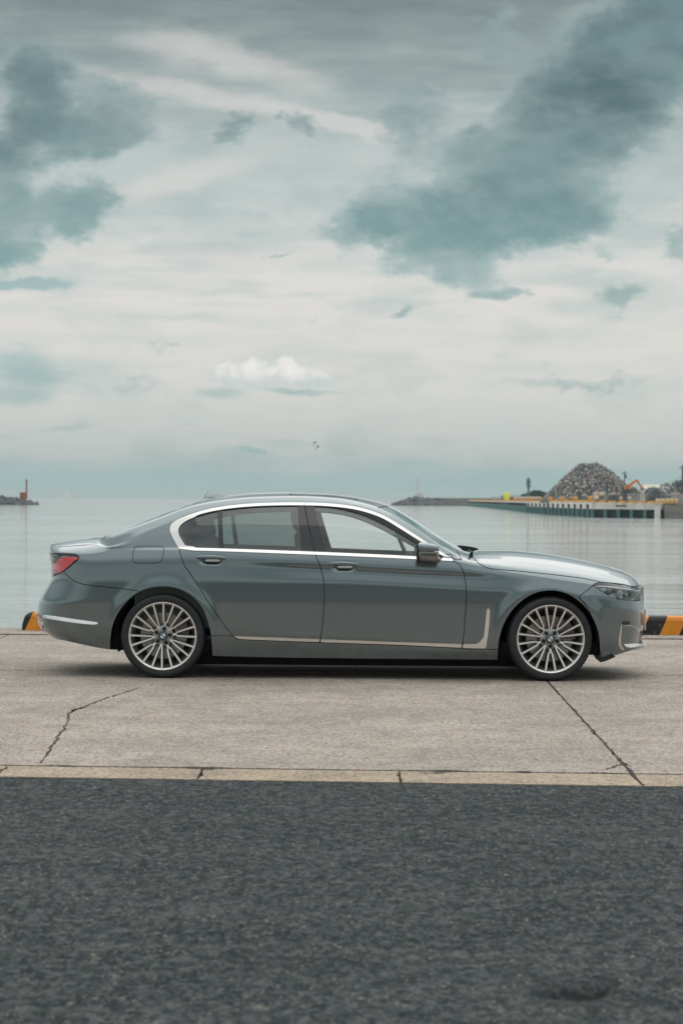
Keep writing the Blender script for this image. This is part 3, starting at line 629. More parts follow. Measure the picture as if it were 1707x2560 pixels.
# sheds and buildings
GRN = rough_mat('green_roof', (.13, .22, .21), (.17, .27, .255), .3, .7)
def shed(px0, px1, eave, ridge, Y, wallm, roofm, label, nwin=4):
    x0, x1 = pxw(px0, Y), pxw(px1, Y); ze, zr = pz(eave, Y, (px0+px1)/2), pz(ridge, Y, (px0+px1)/2); wd = x1-x0; h = ze-DZ; r = zr-DZ; dep = 12
    s = empty('shed', ((x0+x1)/2, Y, DZ)); tag(s, label, 'shed')
    MB().box((0, dep/2, h/2), (wd, dep, h)).build('wall', wallm, s)
    m = MB(); m.add([(-wd/2-.3, -.4, h), (wd/2+.3, -.4, h), (wd/2+.3, dep/2, r), (-wd/2-.3, dep/2, r), (-wd/2-.3, dep+.4, h), (wd/2+.3, dep+.4, h)], [(0, 1, 2, 3), (3, 2, 5, 4), (0, 3, 4), (1, 5, 2), (0, 4, 5, 1)]); m.build('roof', roofm, s)
    for i in range(nwin): MB().box((-wd/2+wd*(i+.5)/nwin, -.03, h*.5), (wd/nwin*.5, .1, h*.4)).build('window', SHEET, s)
shed(1258, 1330, 1243, 1236, 900, rough_mat('shed_wall_a', (.16, .18, .175), (.24, .25, .24), .4, .9), GRN, 'long low shed with green roof behind the pier', 8)
shed(1235, 1262, 1248, 1242, 1000, rough_mat('shed_wall_b', (.20, .18, .17), (.30, .27, .25), .4, .9), rough_mat('dull_roof', (.12, .15, .15), (.17, .19, .19), .3, .7), 'small dull shed left of the green roofed one', 4)
shed(1290, 1352, 1247.5, 1241, 760, rough_mat('shed_wall_c', (.30, .22, .18), (.42, .34, .29), .4, .9), rough_mat('rust_roof', (.16, .15, .14), (.24, .20, .18), .3, .7), 'brownish low shed in front of the green roofed one', 6)
shed(1614, 1652, 1222, 1211, 640, WHT, rough_mat('cream_roof', (.60, .53, .40), (.68, .60, .47), .4, .7), 'pale shed with cream roof behind the dark mounds', 3)
shed(1645, 1670, 1218, 1213, 650, WHT, rough_mat('white_roof', (.55, .57, .57), (.62, .63, .62), .4, .7), 'low white shed right of the cream roofed one', 3)
# evergreen clump behind the sheds
LEAF = rough_mat('pine_leaf', (.015, .045, .040), (.04, .09, .07), 2, .8)
m = MB(); random.seed(21)
for i in range(240):
    u = random.uniform(-1, 1); m.rock((u*5.6, random.uniform(-2, 2), 1.2+(1-abs(u)**2)*random.uniform(.5, 2.2)), (.5*random.uniform(.6, 1.3),)*3)
o = m.build('shrubbery', LEAF); o.location = (pxw(1341, 800), 802, DZ); tag(o, 'dark green bushes right of the green chimney', 'bushes', kind='stuff')
# slim teal tower
Yt = 780.; tw = empty('signal_tower', (pxw(1320.5, Yt), Yt, DZ)); tag(tw, 'slim teal tower with wider head rising behind the pier', 'tower')
hT = pz(1194, Yt, 1320)-DZ
MB().tube([(0, 0, 0), (0, 0, hT*.10), (0, 0, hT*.62)], [.9, .42, .36], 12).build('shaft', TEALP, tw)
MB().tube([(0, 0, hT*.62), (0, 0, hT*.64), (0, 0, hT*.93), (0, 0, hT)], [.4, .62, .62, .35], 12).build('head', TEALP, tw)
MB().box((0, 0, hT*.62), (1.7, 1.7, .15)).box((0, 0, hT*.8), (1.6, 1.6, .12)).build('platform', GREY, tw)
# poles and wires
def pole(px, top, Y, label, arm=True, w=.16):
    o = MB().tube([(0, 0, 0), (0, 0, pz(top, Y, px)-DZ)], [w*1.2, w], 8).build('utility_pole', GREY); o.location = (pxw(px, Y), Y, DZ)
    hh = pz(top, Y, px)-DZ
    if arm: MB().box((0, 0, hh-.5), (1.6, .14, .14)).build('crossarm', GREY, o); MB().box((.25, 0, hh-1.3), (.5, .4, .9)).build('transformer', GREY, o)
    tag(o, label, 'utility pole', 'utility poles in the yard'); return o
pole(1560.5, 1178, 600, 'slim utility pole beside the right slope of the scrap heap', w=.13); pole(1706, 1163, 480, 'tall utility pole cut by the right edge of the frame', w=.2)
a = Vector(at(1561, 1191, 600)); b = Vector(at(1706, 1190, 480)); wp = []
for i in range(25): t = i/24; q = a.lerp(b, t); q.z -= 3.6*math.sin(math.pi*t)*(.6); wp.append(q)
tag(MB().tube(wp, .035, 5).build('overhead_wire', GREY), 'thin sagging overhead wire between the two poles', 'wire')
# distant ship and two seabirds
sh = empty('cargo_ship', (at(163, 1243, 7500)[0], 7500, SEA_Z)); tag(sh, 'tiny pale ship on the far horizon', 'ship')
PAL = mat('ship_white', (.80, .80, .78), .6)
MB().prism([(-19, 0), (17, 0), (21, 7), (-21, 7)], -5, 5).build('hull', PAL, sh); MB().box((-3, 0, 11), (26, 9, 9)).box((2, 0, 16), (12, 8, 3)).build('deckhouse', PAL, sh)
BIRD = mat('bird_feather', (.26, .28, .29), .8)
for px, py, lb in ((788, 1107.5, 'small dark seabird in flight, the higher of two'), (795, 1117.5, 'small dark seabird in flight, the lower of two')):
    v, f = superell((0, 0, 0), (.30, .07, .07), 1, 1, 10, 8)
    o = MB().add(v, f).build('bird', BIRD, smooth=True); o.location = at(px, py, 230); o.rotation_euler = (.1, -.75, .2)
    for s in (-1, 1): MB().add([(-.07, 0, .03), (.10, 0, .03), (.12, s*.28, .15), (-.02, s*.62, .02), (-.03, s*.30, .14), (-.07, 0, .01), (.10, 0, .01), (.12, s*.28, .13), (-.02, s*.62, .0), (-.03, s*.30, .12)], [(0, 1, 2, 4), (4, 2, 3), (5, 9, 7, 6), (9, 8, 7)]).build('wing', BIRD, o)
    MB().prism([(-.2, .01), (-.36, .04), (-.36, -.04), (-.2, -.02)], -.06, .06).build('tail', BIRD, o)
    tag(o, lb, 'seabird', 'two seabirds in the sky')

# ---- the sea air: one thin even volume round everything
hm = bpy.data.materials.new('sea_haze'); hm.use_nodes = True; ht = NT(hm.node_tree); ht.n.clear()
pv = ht.n.new('ShaderNodeVolumePrincipled'); pv.inputs['Color'].default_value = (.86, .93, .93, 1); pv.inputs['Density'].default_value = .00010; pv.inputs['Anisotropy'].default_value = .2
ho = ht.n.new('ShaderNodeOutputMaterial'); ht.l.new(pv.outputs[0], ho.inputs['Volume'])
tag(MB().box((0, 4250, 8.2), (12400, 10700, 32.4)).build('haze', hm), 'thin pale sea haze over the harbour', kind='stuff')

# ------------------------------------------------------------------ the saloon
def pchip(xk, yk, x):
    xk = np.array(xk, float); yk = np.array(yk, float); h = np.diff(xk); d = np.diff(yk)/h; m = np.zeros_like(xk)
    for i in range(1, len(xk)-1):
        if d[i-1]*d[i] > 0: w1 = 2*h[i]+h[i-1]; w2 = h[i]+2*h[i-1]; m[i] = (w1+w2)/(w1/d[i-1]+w2/d[i])
    m[0] = d[0]; m[-1] = d[-1]; x = np.clip(x, xk[0], xk[-1]); i = np.clip(np.searchsorted(xk, x)-1, 0, len(xk)-2); t = (x-xk[i])/h[i]
    return yk[i]*(1+2*t)*(1-t)**2+m[i]*h[i]*t*(1-t)**2+yk[i+1]*t*t*(3-2*t)+m[i+1]*h[i]*t*t*(t-1)
XG = np.linspace(-3, 3, 1201)
class Curve:
    """smooth function of x through knots"""
    def __init__(s, kn, sig=.03):
        y = pchip([k[0] for k in kn], [k[1] for k in kn], XG); n = int(sig/.005*3)
        if n > 0:
            kk = np.exp(-.5*(np.arange(-n, n+1)*.005/sig)**2); kk /= kk.sum(); y = np.convolve(np.pad(y, n, mode='edge'), kk, mode='valid')
        s.y = y
    def __call__(s, x): return np.interp(x, XG, s.y)
def sst(a, b, x): t = np.clip((x-a)/(b-a), 0, 1); return t*t*(3-2*t)
wid = Curve([(-2.0,.925),(-1.5,.944),(-1,.950),(-.3,.951),(.6,.951),(1.1,.947),(1.56,.942),(2.0,.925)], .15)
zL = [Curve([(-2.65,.27),(-2.36,.285),(-2.18,.259),(-1.97,.223),(-1.3,.185),(-1.1,.178),(-.4,.168),(1.15,.166),(1.97,.19),(2.08,.198),(2.14,.215),(2.28,.24),(2.42,.235)]),
      Curve([(-2.65,.36),(-1.97,.33),(-1.3,.30),(-1,.285),(0,.265),(.9,.228),(1.3,.25),(2.0,.30),(2.42,.30)], .1),
      Curve([(-2.65,.47),(-1.97,.43),(-1.3,.39),(-1,.375),(0,.34),(.9,.312),(1.3,.34),(2.0,.40),(2.42,.42)], .1),
      Curve([(-2.65,.60),(2.0,.58),(2.42,.54)], .1),
      Curve([(-2.65,.78),(-.74,.782),(-.23,.78),(.79,.74),(1.1,.72),(1.5,.715),(2.0,.67),(2.42,.62)], .12),
      Curve([(-2.65,.885),(-1.537,.92),(-.683,.893),(.49,.838),(.995,.820),(1.5,.79),(2,.725),(2.42,.66)], .12),
      Curve([(-2.65,.925),(-1.537,.963),(-.683,.942),(.49,.888),(.995,.868),(1.5,.832),(2,.757),(2.42,.695)], .12),
      Curve([(-2.65,.985),(-2.2,.998),(-1.9,1.012),(-1.387,1.022),(-.302,.995),(.509,.962),(.804,.952),(1.03,.925),(1.3,.893),(1.57,.862),(1.81,.83),(1.99,.795),(2.2,.75),(2.42,.725)], .05)]
dL = [Curve([(-3,.075),(-1.9,.07),(-1.2,.052),(1.2,.052),(2,.075),(3,.075)]), Curve([(-3,.02),(-2,.03),(-1.2,.026),(1.2,.026),(2,.02),(3,.0)]), Curve([(-3,.008),(-1,.013),(1,.013),(2,.012),(3,.004)]),
      Curve([(-3,0),(0,.003),(3,0)]), Curve([(-3,.002),(-1,0),(1,0),(3,.004)]),
      Curve([(-3,.014),(-1.2,.011),(-.8,.013),(-.4,.016),(.9,.016),(1.25,.013),(3,.026)], .1), Curve([(-3,.022),(-1.2,.016),(-.8,.013),(-.4,.0105),(.9,.0105),(1.25,.021),(3,.035)], .1),
      Curve([(-3,.050),(-2,.048),(-1.2,.032),(-.4,.027),(.9,.030),(1.2,.055),(1.6,.075),(3,.085)], .1)]
zc = Curve([(-2.65,1.03),(-2.568,1.041),(-2.494,1.059),(-2.29,1.09),(-2.086,1.120),(-2.009,1.142),(-1.829,1.220),(-1.652,1.292),(-1.498,1.354),(-1.358,1.398),(-1.268,1.426),(-1.064,1.462),(-.797,1.485),(-.533,1.491),(-.226,1.482),
            (.047,1.448),(.281,1.388),(.461,1.291),(.709,1.134),(.856,1.049),(.95,1.005),(1.022,1.020),(1.238,1.020),(1.491,1.003),(1.747,.969),(2.003,.920),(2.193,.868),(2.292,.822),(2.36,.765),(2.42,.71)], .018)
z11 = Curve([(-2.3,1.02),(-2.1,1.085),(-1.937,1.140),(-1.59,1.268),(-1.306,1.375),(-1.02,1.428),(-.76,1.450),(-.438,1.457),(-.115,1.440),(.063,1.408),(.225,1.358),(.51,1.203),(.743,1.043),(.82,1.000),(1.0,.94)], .03)
zD = Curve([(-2.3,.96),(-1.9,1.06),(-1.6,1.20),(-1.35,1.305),(-1.188,1.348),(-.967,1.388),(-.696,1.408),(-.401,1.413),(-.083,1.400),(.1,1.366),(.261,1.303),(.387,1.214),(.57,1.105),(.809,.96),(1.0,.90)], .03)
CORR, CORF, NR, NF = -1.95, 1.85, 2.9, 2.55
tipR = [-2.49, -2.585, -2.625, -2.605, -2.50, -2.505, -2.515, -2.525]; tipF = [2.385, 2.362, 2.385, 2.385, 2.372, 2.372, 2.368, 2.365]
NL = 14
tipR += [tipR[7]+(-2.555-tipR[7])*k/6 for k in range(1, 7)]; tipF += [tipF[7]+(2.375-tipF[7])*k/6 for k in range(1, 7)]
UH = [None]*8+[.93, .80, .62, .42, .21, 0.]
st = [(-1, a) for a in np.linspace(math.pi/2, 0, 90)[:-1]]+[(0, a) for a in np.linspace(CORR, CORF, int((CORF-CORR)/.0125)+1)]+[(1, a) for a in np.linspace(0, math.pi/2, 90)[1:]]
NS = len(st); P = np.zeros((NS, NL, 3))
for j in range(NL):
    x = np.zeros(NS); yf = np.ones(NS)
    for i, (zn, a) in enumerate(st):
        if zn == 0: x[i] = a
        else:
            n, xc_, tip = (NR, CORR, tipR[j]) if zn < 0 else (NF, CORF, tipF[j])
            x[i] = xc_+(tip-xc_)*math.sin(a)**(2/n); yf[i] = max(0, math.cos(a))**(2/n)
    if j < 8: P[:, j] = np.stack([x, (wid(x)-dL[j](x))*yf, zL[j](x)], -1)
    else:
        z7 = zL[7](x); y7 = (wid(x)-dL[7](x))*yf; u = UH[j]
        pw = np.where(x > 0, 2.6, 4.5)
        hz_ = zc(x)-(zc(x)-z7)*u**pw; hy = u*y7
        G = lambda z: (wid(x)-.050)*yf-.40*(z-z7)-.38*(z-z7)**2
        z8 = z7+.016; z10 = np.maximum(zD(x), z8+.012); zz11 = np.maximum(z11(x), z10+.010); y10 = G(z10); y11 = y10-np.interp(x, [-1.9, -1.2, 0, .4, .8], [.05, .075, .085, .075, .03])
        top = np.maximum(zc(x), zz11+.004)
        if j == 8: gz, gy = z8, G(z8)
        elif j == 9: gz = (z8+z10)/2; gy = G(gz)+.006
        elif j == 10: gz, gy = z10, y10
        elif j == 11: gz, gy = zz11, y11
        elif j == 12: gy = y11*.55; gz = top-(top-zz11)*.55**2.3
        else: gy = 0*x; gz = top
        wt = sst(-2.16, -1.95, x)*(1-sst(.80, .99, x))
        P[:, j, 0] = x; P[:, j, 1] = hy*(1-wt)+gy*wt; P[:, j, 2] = hz_*(1-wt)+gz*wt
SUB = [9, 7, 16, 14, 10, 5, 6, 4, 14, 14, 8, 12, 12]
tp = np.concatenate([np.arange(s_)/s_+j for j, s_ in enumerate(SUB)]+[[NL-1.]])
S = np.zeros((NS, len(tp), 3))
for i, t in enumerate(tp):
    j = min(int(t), NL-2); S[:, i] = P[:, j]*(1-(t-j))+P[:, j+1]*(t-j)
for it in range(4):
    S[:, 1:-1] = S[:, 1:-1]*.5+(S[:, :-2]+S[:, 2:])*.25
    S[:, -1, 2] = S[:, -1, 2]*.5+S[:, -2, 2]*.5
for it in range(3): S[1:-1] = S[1:-1]*.5+(S[:-2]+S[2:])*.25
S[0, :, 1] = 0; S[-1, :, 1] = 0; S[:, -1, 1] = 0
AX = (-1.513, 1.562); WZ = .335
for ax in AX:      # arches swell a little
    r = np.hypot(S[..., 0]-ax, S[..., 2]-WZ)
    S[..., 1] += .011*np.exp(-((r-.40)/.055)**2)*sst(0, .3, S[..., 1])
HANDLES = [loc(528, 1397.5), loc(858.5, 1413.5)]
for hx, hz2 in HANDLES: S[..., 1] -= .020*np.exp(-(np.abs((S[..., 0]-hx)/.078)**4)-np.abs((S[..., 2]-hz2+.012)/.026)**3)
du = np.gradient(S, axis=0); dv = np.gradient(S, axis=1); Nn = np.cross(du, dv)
ln = np.linalg.norm(Nn, axis=-1, keepdims=True); Nn = Nn/np.maximum(ln, 1e-12)
# S runs +x, then up: cross(du,dv) must face outwards (+y on the flank)
if Nn[NS//2, 30, 1] < 0: Nn = -Nn
bad = (ln[..., 0] < 1e-9); Nn[bad] = 0
Nn[0, :] = np.where(np.abs(Nn[1, :]) > -1, Nn[1, :], 0); Nn[-1, :] = Nn[-2, :]; Nn[0, :, 1] = 0; Nn[-1, :, 1] = 0; Nn[:, -1, 1] = 0
Nn /= np.maximum(np.linalg.norm(Nn, axis=-1, keepdims=True), 1e-9)
TT = np.broadcast_to(tp, S.shape[:2])[..., None]
A0 = np.concatenate([S, Nn, TT], -1).reshape(-1, 7); nt_ = len(tp)
q = np.arange(NS*nt_).reshape(NS, nt_); a, b, c, d = q[:-1, :-1].ravel(), q[1:, :-1].ravel(), q[1:, 1:].ravel(), q[:-1, 1:].ravel()
T0 = np.concatenate([np.stack([a, b, c], -1), np.stack([a, c, d], -1)])
FULL = (A0, T0)
def compact(M):
    A, T = M; u, inv = np.unique(T, return_inverse=True); return A[u], inv.reshape(-1, 3)
def clip(M, phi, sign=-1):
    """keep sign*phi > 0 , cutting the triangles along phi = 0"""
    A, T = M
    if len(T) == 0: return M
    f = phi*sign; f = np.where(np.abs(f) < 1e-7, 1e-7, f); ins = f > 0; k = ins[T].sum(1); out = [T[k == 3]]; V = [A]; n0 = len(A)
    def cut(i, j):
        t = f[i]/(f[i]-f[j]); return A[i]+(A[j]-A[i])*t[:, None]
    keys = {}
    base_ = n0
    for cnt in (1, 2):
        t = T[k == cnt]
        if not len(t): continue
        m = ins[t] if cnt == 1 else ~ins[t]; r = m.argmax(1); i0 = t[np.arange(len(t)), r]; i1 = t[np.arange(len(t)), (r+1) % 3]; i2 = t[np.arange(len(t)), (r+2) % 3]
        e1 = cut(np.minimum(i0, i1), np.maximum(i0, i1)); e2 = cut(np.minimum(i0, i2), np.maximum(i0, i2))
        keys[cnt] = (i0, i1, i2, base_, base_+len(t)); V += [e1, e2]; base_ += 2*len(t)
    A2 = np.concatenate(V); ek = np.zeros((0, 2), int)
    for cnt, (i0, i1, i2, p1, p2) in keys.items():
        n = len(i0); q1 = np.arange(p1, p1+n); q2 = np.arange(p2, p2+n)
        ek = np.concatenate([ek, np.stack([np.minimum(i0, i1), np.maximum(i0, i1)], -1), np.stack([np.minimum(i0, i2), np.maximum(i0, i2)], -1)])
        if cnt == 1: out.append(np.stack([i0, q1, q2], -1))
        else: out += [np.stack([q1, i1, i2], -1), np.stack([q1, i2, q2], -1)]
    if len(ek):
        _, first, inv = np.unique(ek[:, 0]*10000000+ek[:, 1], return_index=True, return_inverse=True); mp = np.arange(len(A2)); mp[n0:] = n0+first[inv.ravel()]
        T2 = mp[np.concatenate(out)]
    else: T2 = np.concatenate(out)
    return compact((A2, T2)) if len(T2) else (A2, T2)
def sdf(poly, X, Z):
    P_ = np.array(poly, float); n = len(P_); d = np.full(X.shape, 1e9); ins = np.zeros(X.shape, bool)
    for i in range(n):
        ax_, az_ = P_[i]; bx, bz = P_[(i+1) % n]; ex, ez = bx-ax_, bz-az_; wx, wz = X-ax_, Z-az_
        t = np.clip((wx*ex+wz*ez)/(ex*ex+ez*ez+1e-15), 0, 1); d = np.minimum(d, (wx-ex*t)**2+(wz-ez*t)**2)
        c = ((az_ > Z) != (bz > Z)); xx = ex*(Z-az_)/(ez if abs(ez) > 1e-12 else 1e-12)+ax_; ins ^= c & (X < xx)
    return np.where(ins, -1, 1)*np.sqrt(d)
def dopen(line, X, Z):
    P_ = np.array(line, float); d = np.full(X.shape, 1e9)
    for i in range(len(P_)-1):
        ax_, az_ = P_[i]; bx, bz = P_[i+1]; ex, ez = bx-ax_, bz-az_; wx, wz = X-ax_, Z-az_
        t = np.clip((wx*ex+wz*ez)/(ex*ex+ez*ez+1e-15), 0, 1); d = np.minimum(d, (wx-ex*t)**2+(wz-ez*t)**2)
    return np.sqrt(d)
def smoothpoly(poly, it=2, closed=True):
    P_ = [np.array(p_, float) for p_ in poly]
    for _ in range(it):
        Q = []; n = len(P_)
        for i in range(n if closed else n-1): a_, b_ = P_[i], P_[(i+1) % n]; Q += [a_*.75+b_*.25, a_*.25+b_*.75]
        if not closed: Q = [P_[0]]+Q+[P_[-1]]
        P_ = Q
    return [tuple(p_) for p_ in P_]
def phi_of(M, poly): return sdf(poly, M[0][:, 0], M[0][:, 2])
GAP = .0028
def take(M, poly, gap=GAP):
    """split M by polygon: (inside, rest) with a shut line between"""
    ph_ = phi_of(M, poly); return clip(M, ph_+gap, -1), clip(M, ph_-gap, 1)
def takef(M, fn, gap=GAP):
    ph_ = fn(M[0]); return clip(M, ph_+gap, -1), clip(M, ph_-gap, 1)
TILT = [0]
def _ztop(A):
    b = np.linspace(A[:, 0].min(), A[:, 0].max(), 12); z = [A[np.abs(A[:, 0]-q_) <= (b[1]-b[0])*.75+1e-9][:, 2].max() if (np.abs(A[:, 0]-q_) <= (b[1]-b[0])*.75+1e-9).any() else A[:, 2].max() for q_ in b]; return b, z
def geometry(M, side, offset=0., skirt=.02, flip=False):
    """one half (side -1 = near, +1 = far) as verts, faces, normals; skirts turn the edge inwards"""
    A, T = M; A = A.copy(); off_ = offset
    if TILT[0]: off_ = (offset+TILT[0]*(np.interp(A[:, 0], *_ztop(A))-A[:, 2]))[:, None]; nn_ = A[:, 3:6]+np.array([0, 0, TILT[0]]); A[:, 3:6] = nn_/np.linalg.norm(nn_, axis=1, keepdims=True)
    v = A[:, :3]+A[:, 3:6]*off_; nrm = A[:, 3:6].copy(); v = v.copy()
    v[:, 1] = np.where(np.abs(A[:, 1]) < 1e-6, 0, v[:, 1]); T = T.copy()
    if skirt:
        e = np.concatenate([T[:, [0, 1]], T[:, [1, 2]], T[:, [2, 0]]]); key = np.minimum(e[:, 0], e[:, 1])*10000000+np.maximum(e[:, 0], e[:, 1])
        u, inv, cnt = np.unique(key, return_inverse=True, return_counts=True); be = e[cnt[inv.ravel()] == 1]
        be = be[~((np.abs(A[be[:, 0], 1]) < 1e-5) & (np.abs(A[be[:, 1], 1]) < 1e-5))]
        if len(be):
            n0 = len(v); i0, i1 = be[:, 0], be[:, 1]; nf = lambda i: A[i, 3:6]
            t = v[i1]-v[i0]; sn = np.cross(t, (nf(i0)+nf(i1))/2); sn /= np.maximum(np.linalg.norm(sn, axis=1, keepdims=True), 1e-9)
            m = len(be); v = np.concatenate([v, v[i0], v[i1], v[i1]-nf(i1)*skirt, v[i0]-nf(i0)*skirt]); nrm = np.concatenate([nrm, sn, sn, sn, sn])
            k0 = n0+np.arange(m); T = np.concatenate([T, np.stack([k0+m, k0, k0+3*m], -1), np.stack([k0+m, k0+3*m, k0+2*m], -1)])
    if side < 0: v[:, 1] *= -1; nrm[:, 1] *= -1; 
    flipw = (side > 0)
    # base winding: make geometric normal agree with nrm
    a_, b_, c_ = v[T[:, 0]], v[T[:, 1]], v[T[:, 2]]; g_ = np.cross(b_-a_, c_-a_); s_ = (g_*(nrm[T[:, 0]]+nrm[T[:, 1]]+nrm[T[:, 2]])).sum(1) < 0
    T[s_] = T[s_][:, ::-1]
    if flip: T = T[:, ::-1]; nrm = -nrm
    return v, T, nrm
car = empty('saloon_car', (X0, YC, 0), YAW)
tag(car, 'dark grey four door luxury saloon parked side on along the quay', 'car')
def part(name, M, m, side=0, offset=0., skirt=.02, parent=None, flip=False, label=None):
    if len(M[1]) == 0: return None
    sides = (-1, 1) if side == 0 else (side,); V = []; T = []; Nr = []; k = 0
    for s_ in sides:
        v, t, n = geometry(M, s_, offset, skirt, flip); V.append(v); T.append(t+k); Nr.append(n); k += len(v)
    o = mobj(name, np.concatenate(V), np.concatenate(T), m, parent or car, normals=np.concatenate(Nr))
    if label: o['label'] = label
    return o
def both(name, M, m, offset=0., skirt=.02, parents=None, label=None):
    return [part(name, M, m, s_, offset, skirt, parents[i] if parents else None, label=label) for i, s_ in enumerate((-1, 1))]
# materials
def paint_mat():
    m, t, b = nmat('grey_paint', (.2, .24, .25), .21, .88)
    b.inputs['Coat Weight'].default_value = 1; b.inputs['Coat Roughness'].default_value = .025; b.inputs['Coat IOR'].default_value = 1.55
    n = t.noise(t.coord(), 900, 2, .6); t.l.new(t.mix(n, (.150, .188, .200), (.200, .242, .255)), b.inputs['Base Color'])
    return m
PAINT = paint_mat(); BLK = mat('gloss_black', (.008, .010, .012), .08, coat=.5); TRIM = mat('black_plastic', (.012, .014, .016), .55); WELL = mat('liner_black', (.004, .0045, .005), .9)
CHR = mat('satin_chrome', (.70, .69, .67), .2, 1.0); SATIN = mat('satin_silver', (.88, .84, .80), .32, 1.0)
GLF = glass_mat('clear_side_glass', (.98, .99, .985), 1.5); GLR = glass_mat('tinted_side_glass', (.42, .50, .48), 1.8); GLW = glass_mat('windscreen_glass', (.80, .90, .885), 1.6)
INT = rough_mat('interior_trim', (.24, .29, .28), (.30, .35, .335), 8, .85); INTD = mat('interior_dark', (.10, .135, .13), .8); LEATH = mat('seat_leather', (.36, .33, .29), .55)

M = FULL
# wheel openings
archR = locs([(275,1720),(272,1623),(276,1583),(287,1545),(310,1510),(341,1483),(375,1469.5),(408,1465.5),(444,1470),(478,1487),(505,1514),(521,1552),(530,1598),(533,1720)])
archF = locs([(1242,1720),(1243,1648),(1245,1606),(1254,1568),(1275,1529),(1307,1497),(1341,1480),(1375,1474.5),(1409,1479.5),(1444,1499),(1474,1530),(1493,1568),(1501,1606),(1502,1720)])
archR = smoothpoly(archR, 2); archF = smoothpoly(archF, 2)
M = clip(M, phi_of(M, archR), 1); M = clip(M, phi_of(M, archF), 1)
BODYALL = M
# side window opening
dlo_o = locs([(448,1376),(431,1345),(423,1327),(425,1313),(435,1303),(450,1296.5),(515,1274.2),(583.7,1263),(668,1257.4),(760,1256.6),(859,1261),(916,1272),(966,1291.8),(1005,1320),(1062,1354.2),(1137,1403),(1043,1399.2),(788,1387.6)], -.80)
dlo_i = locs([(465,1368),(453,1350),(446,1334),(446,1322),(452,1312),(476,1295.7),(543,1278),(630,1268.5),(700,1265.3),(760,1264.6),(846,1270.5),(893,1281.5),(941,1301.5),(1005,1336),(1045,1361),(1098,1391.5),(1042,1389.6),(788,1379.2)], -.80)
# lateral position differs along the opening: refine each point on the real surface
def on_surface(px_pts, tr=(0, 14)):
    out = []
    for px, py in px_pts:
        y = -.85
        for _ in range(6):
            x, z = loc(px, py, y); dd_ = (S[..., 0]-x)**2+(S[..., 2]-z)**2; k = dd_.argmin(); y = -S[..., 1].ravel()[k]
        out.append((x, z))
    return out
dlo_o = smoothpoly(on_surface([(449,1376.5),(440,1361),(429,1341),(424,1327),(425,1314),(435,1303.5),(450,1296.5),(480,1285),(515,1274.2),(550,1267.6),(584,1262.8),(625,1259.3),(668,1257.2),(714,1256.3),(760,1256.4),(810,1257.8),(859,1262),(890,1267),(916,1273.5),(942,1282),(966,1292.5),(1005,1316.5),(1062,1353.2),(1100,1378),(1137,1402.5),(1136,1404),(1090,1401.5),(1043,1399.4),(960,1395),(788,1387.8),(600,1381)]), 1)
dlo_i = smoothpoly(on_surface([(466,1368.2),(455,1352),(447.5,1338),(445.5,1329),(447,1318.5),(455,1309),(476,1296.5),(510,1286.3),(543,1278.2),(585,1272),(630,1267.8),(700,1264.4),(760,1264.2),(805,1266),(846,1270.6),(893,1281.8),(918,1291),(941,1301.5),(975,1319),(1005,1336),(1045,1361.5),(1096,1393),(1070,1391.8),(1042,1390.6),(920,1385),(788,1379.4),(600,1372.6)]), 1)
DLO, M = take(M, dlo_o, .0012)
ring0 = clip(DLO, phi_of(DLO, dlo_i), 1); rw = .0235+.08*(1-sst(-1.44, -1.24, ring0[0][:, 0])); pr_ = phi_of(ring0, dlo_o)+rw; ring = clip(ring0, pr_, 1); gask = clip(ring0, pr_, -1); GL = clip(DLO, phi_of(DLO, dlo_i), -1)
seam = on_surface([(761,1256),(765,1284),(771,1312),(779,1348),(788.5,1388)])
bpost = on_surface([(745,1250),(784,1250),(788,1280),(800,1330),(817,1392),(753,1392),(751,1340),(747,1290)])
divb = on_surface([(543.5,1262),(555,1262),(556.5,1320),(560,1385),(548,1385),(545,1320)])
sx = lambda A_: A_[:, 0]-np.interp(A_[:, 2], [p_[1] for p_ in seam][::-1], [p_[0] for p_ in seam][::-1])
ring_r = clip(ring, sx(ring[0])+.001, -1); ring_f = clip(ring, sx(ring[0])-.001, 1)
post, GL2 = take(GL, bpost, .0008); post_r = clip(post, sx(post[0])+GAP, -1); post_f = clip(post, sx(post[0])-GAP, 1)
divp, GL2 = take(GL2, divb, .0005)
g_front = clip(GL2, sx(GL2[0]), 1); g_rest = clip(GL2, sx(GL2[0]), -1)
xd = divb[3][0]; g_quarter = clip(g_rest, g_rest[0][:, 0]-xd, -1); g_rear = clip(g_rest, g_rest[0][:, 0]-xd, 1)
# lamps
headl = on_surface([(1480,1464.5),(1484,1460),(1493,1457),(1508,1456),(1530,1458.5),(1555,1462),(1575,1468),(1597,1469.5),(1603,1476),(1603,1500),(1596,1502),(1570,1501),(1545,1499),(1529,1494),(1517,1486)])
taill = on_surface([(121,1386),(125,1384),(150,1384),(182,1384.5),(190,1386.5),(196,1390.5),(198,1395),(195,1400),(172,1420),(150,1434.5),(140,1436.5),(127,1434.5),(121,1425),(119,1410)])
HL, M = take(M, smoothpoly(headl, 1)); TL, M = take(M, smoothpoly(taill, 1))
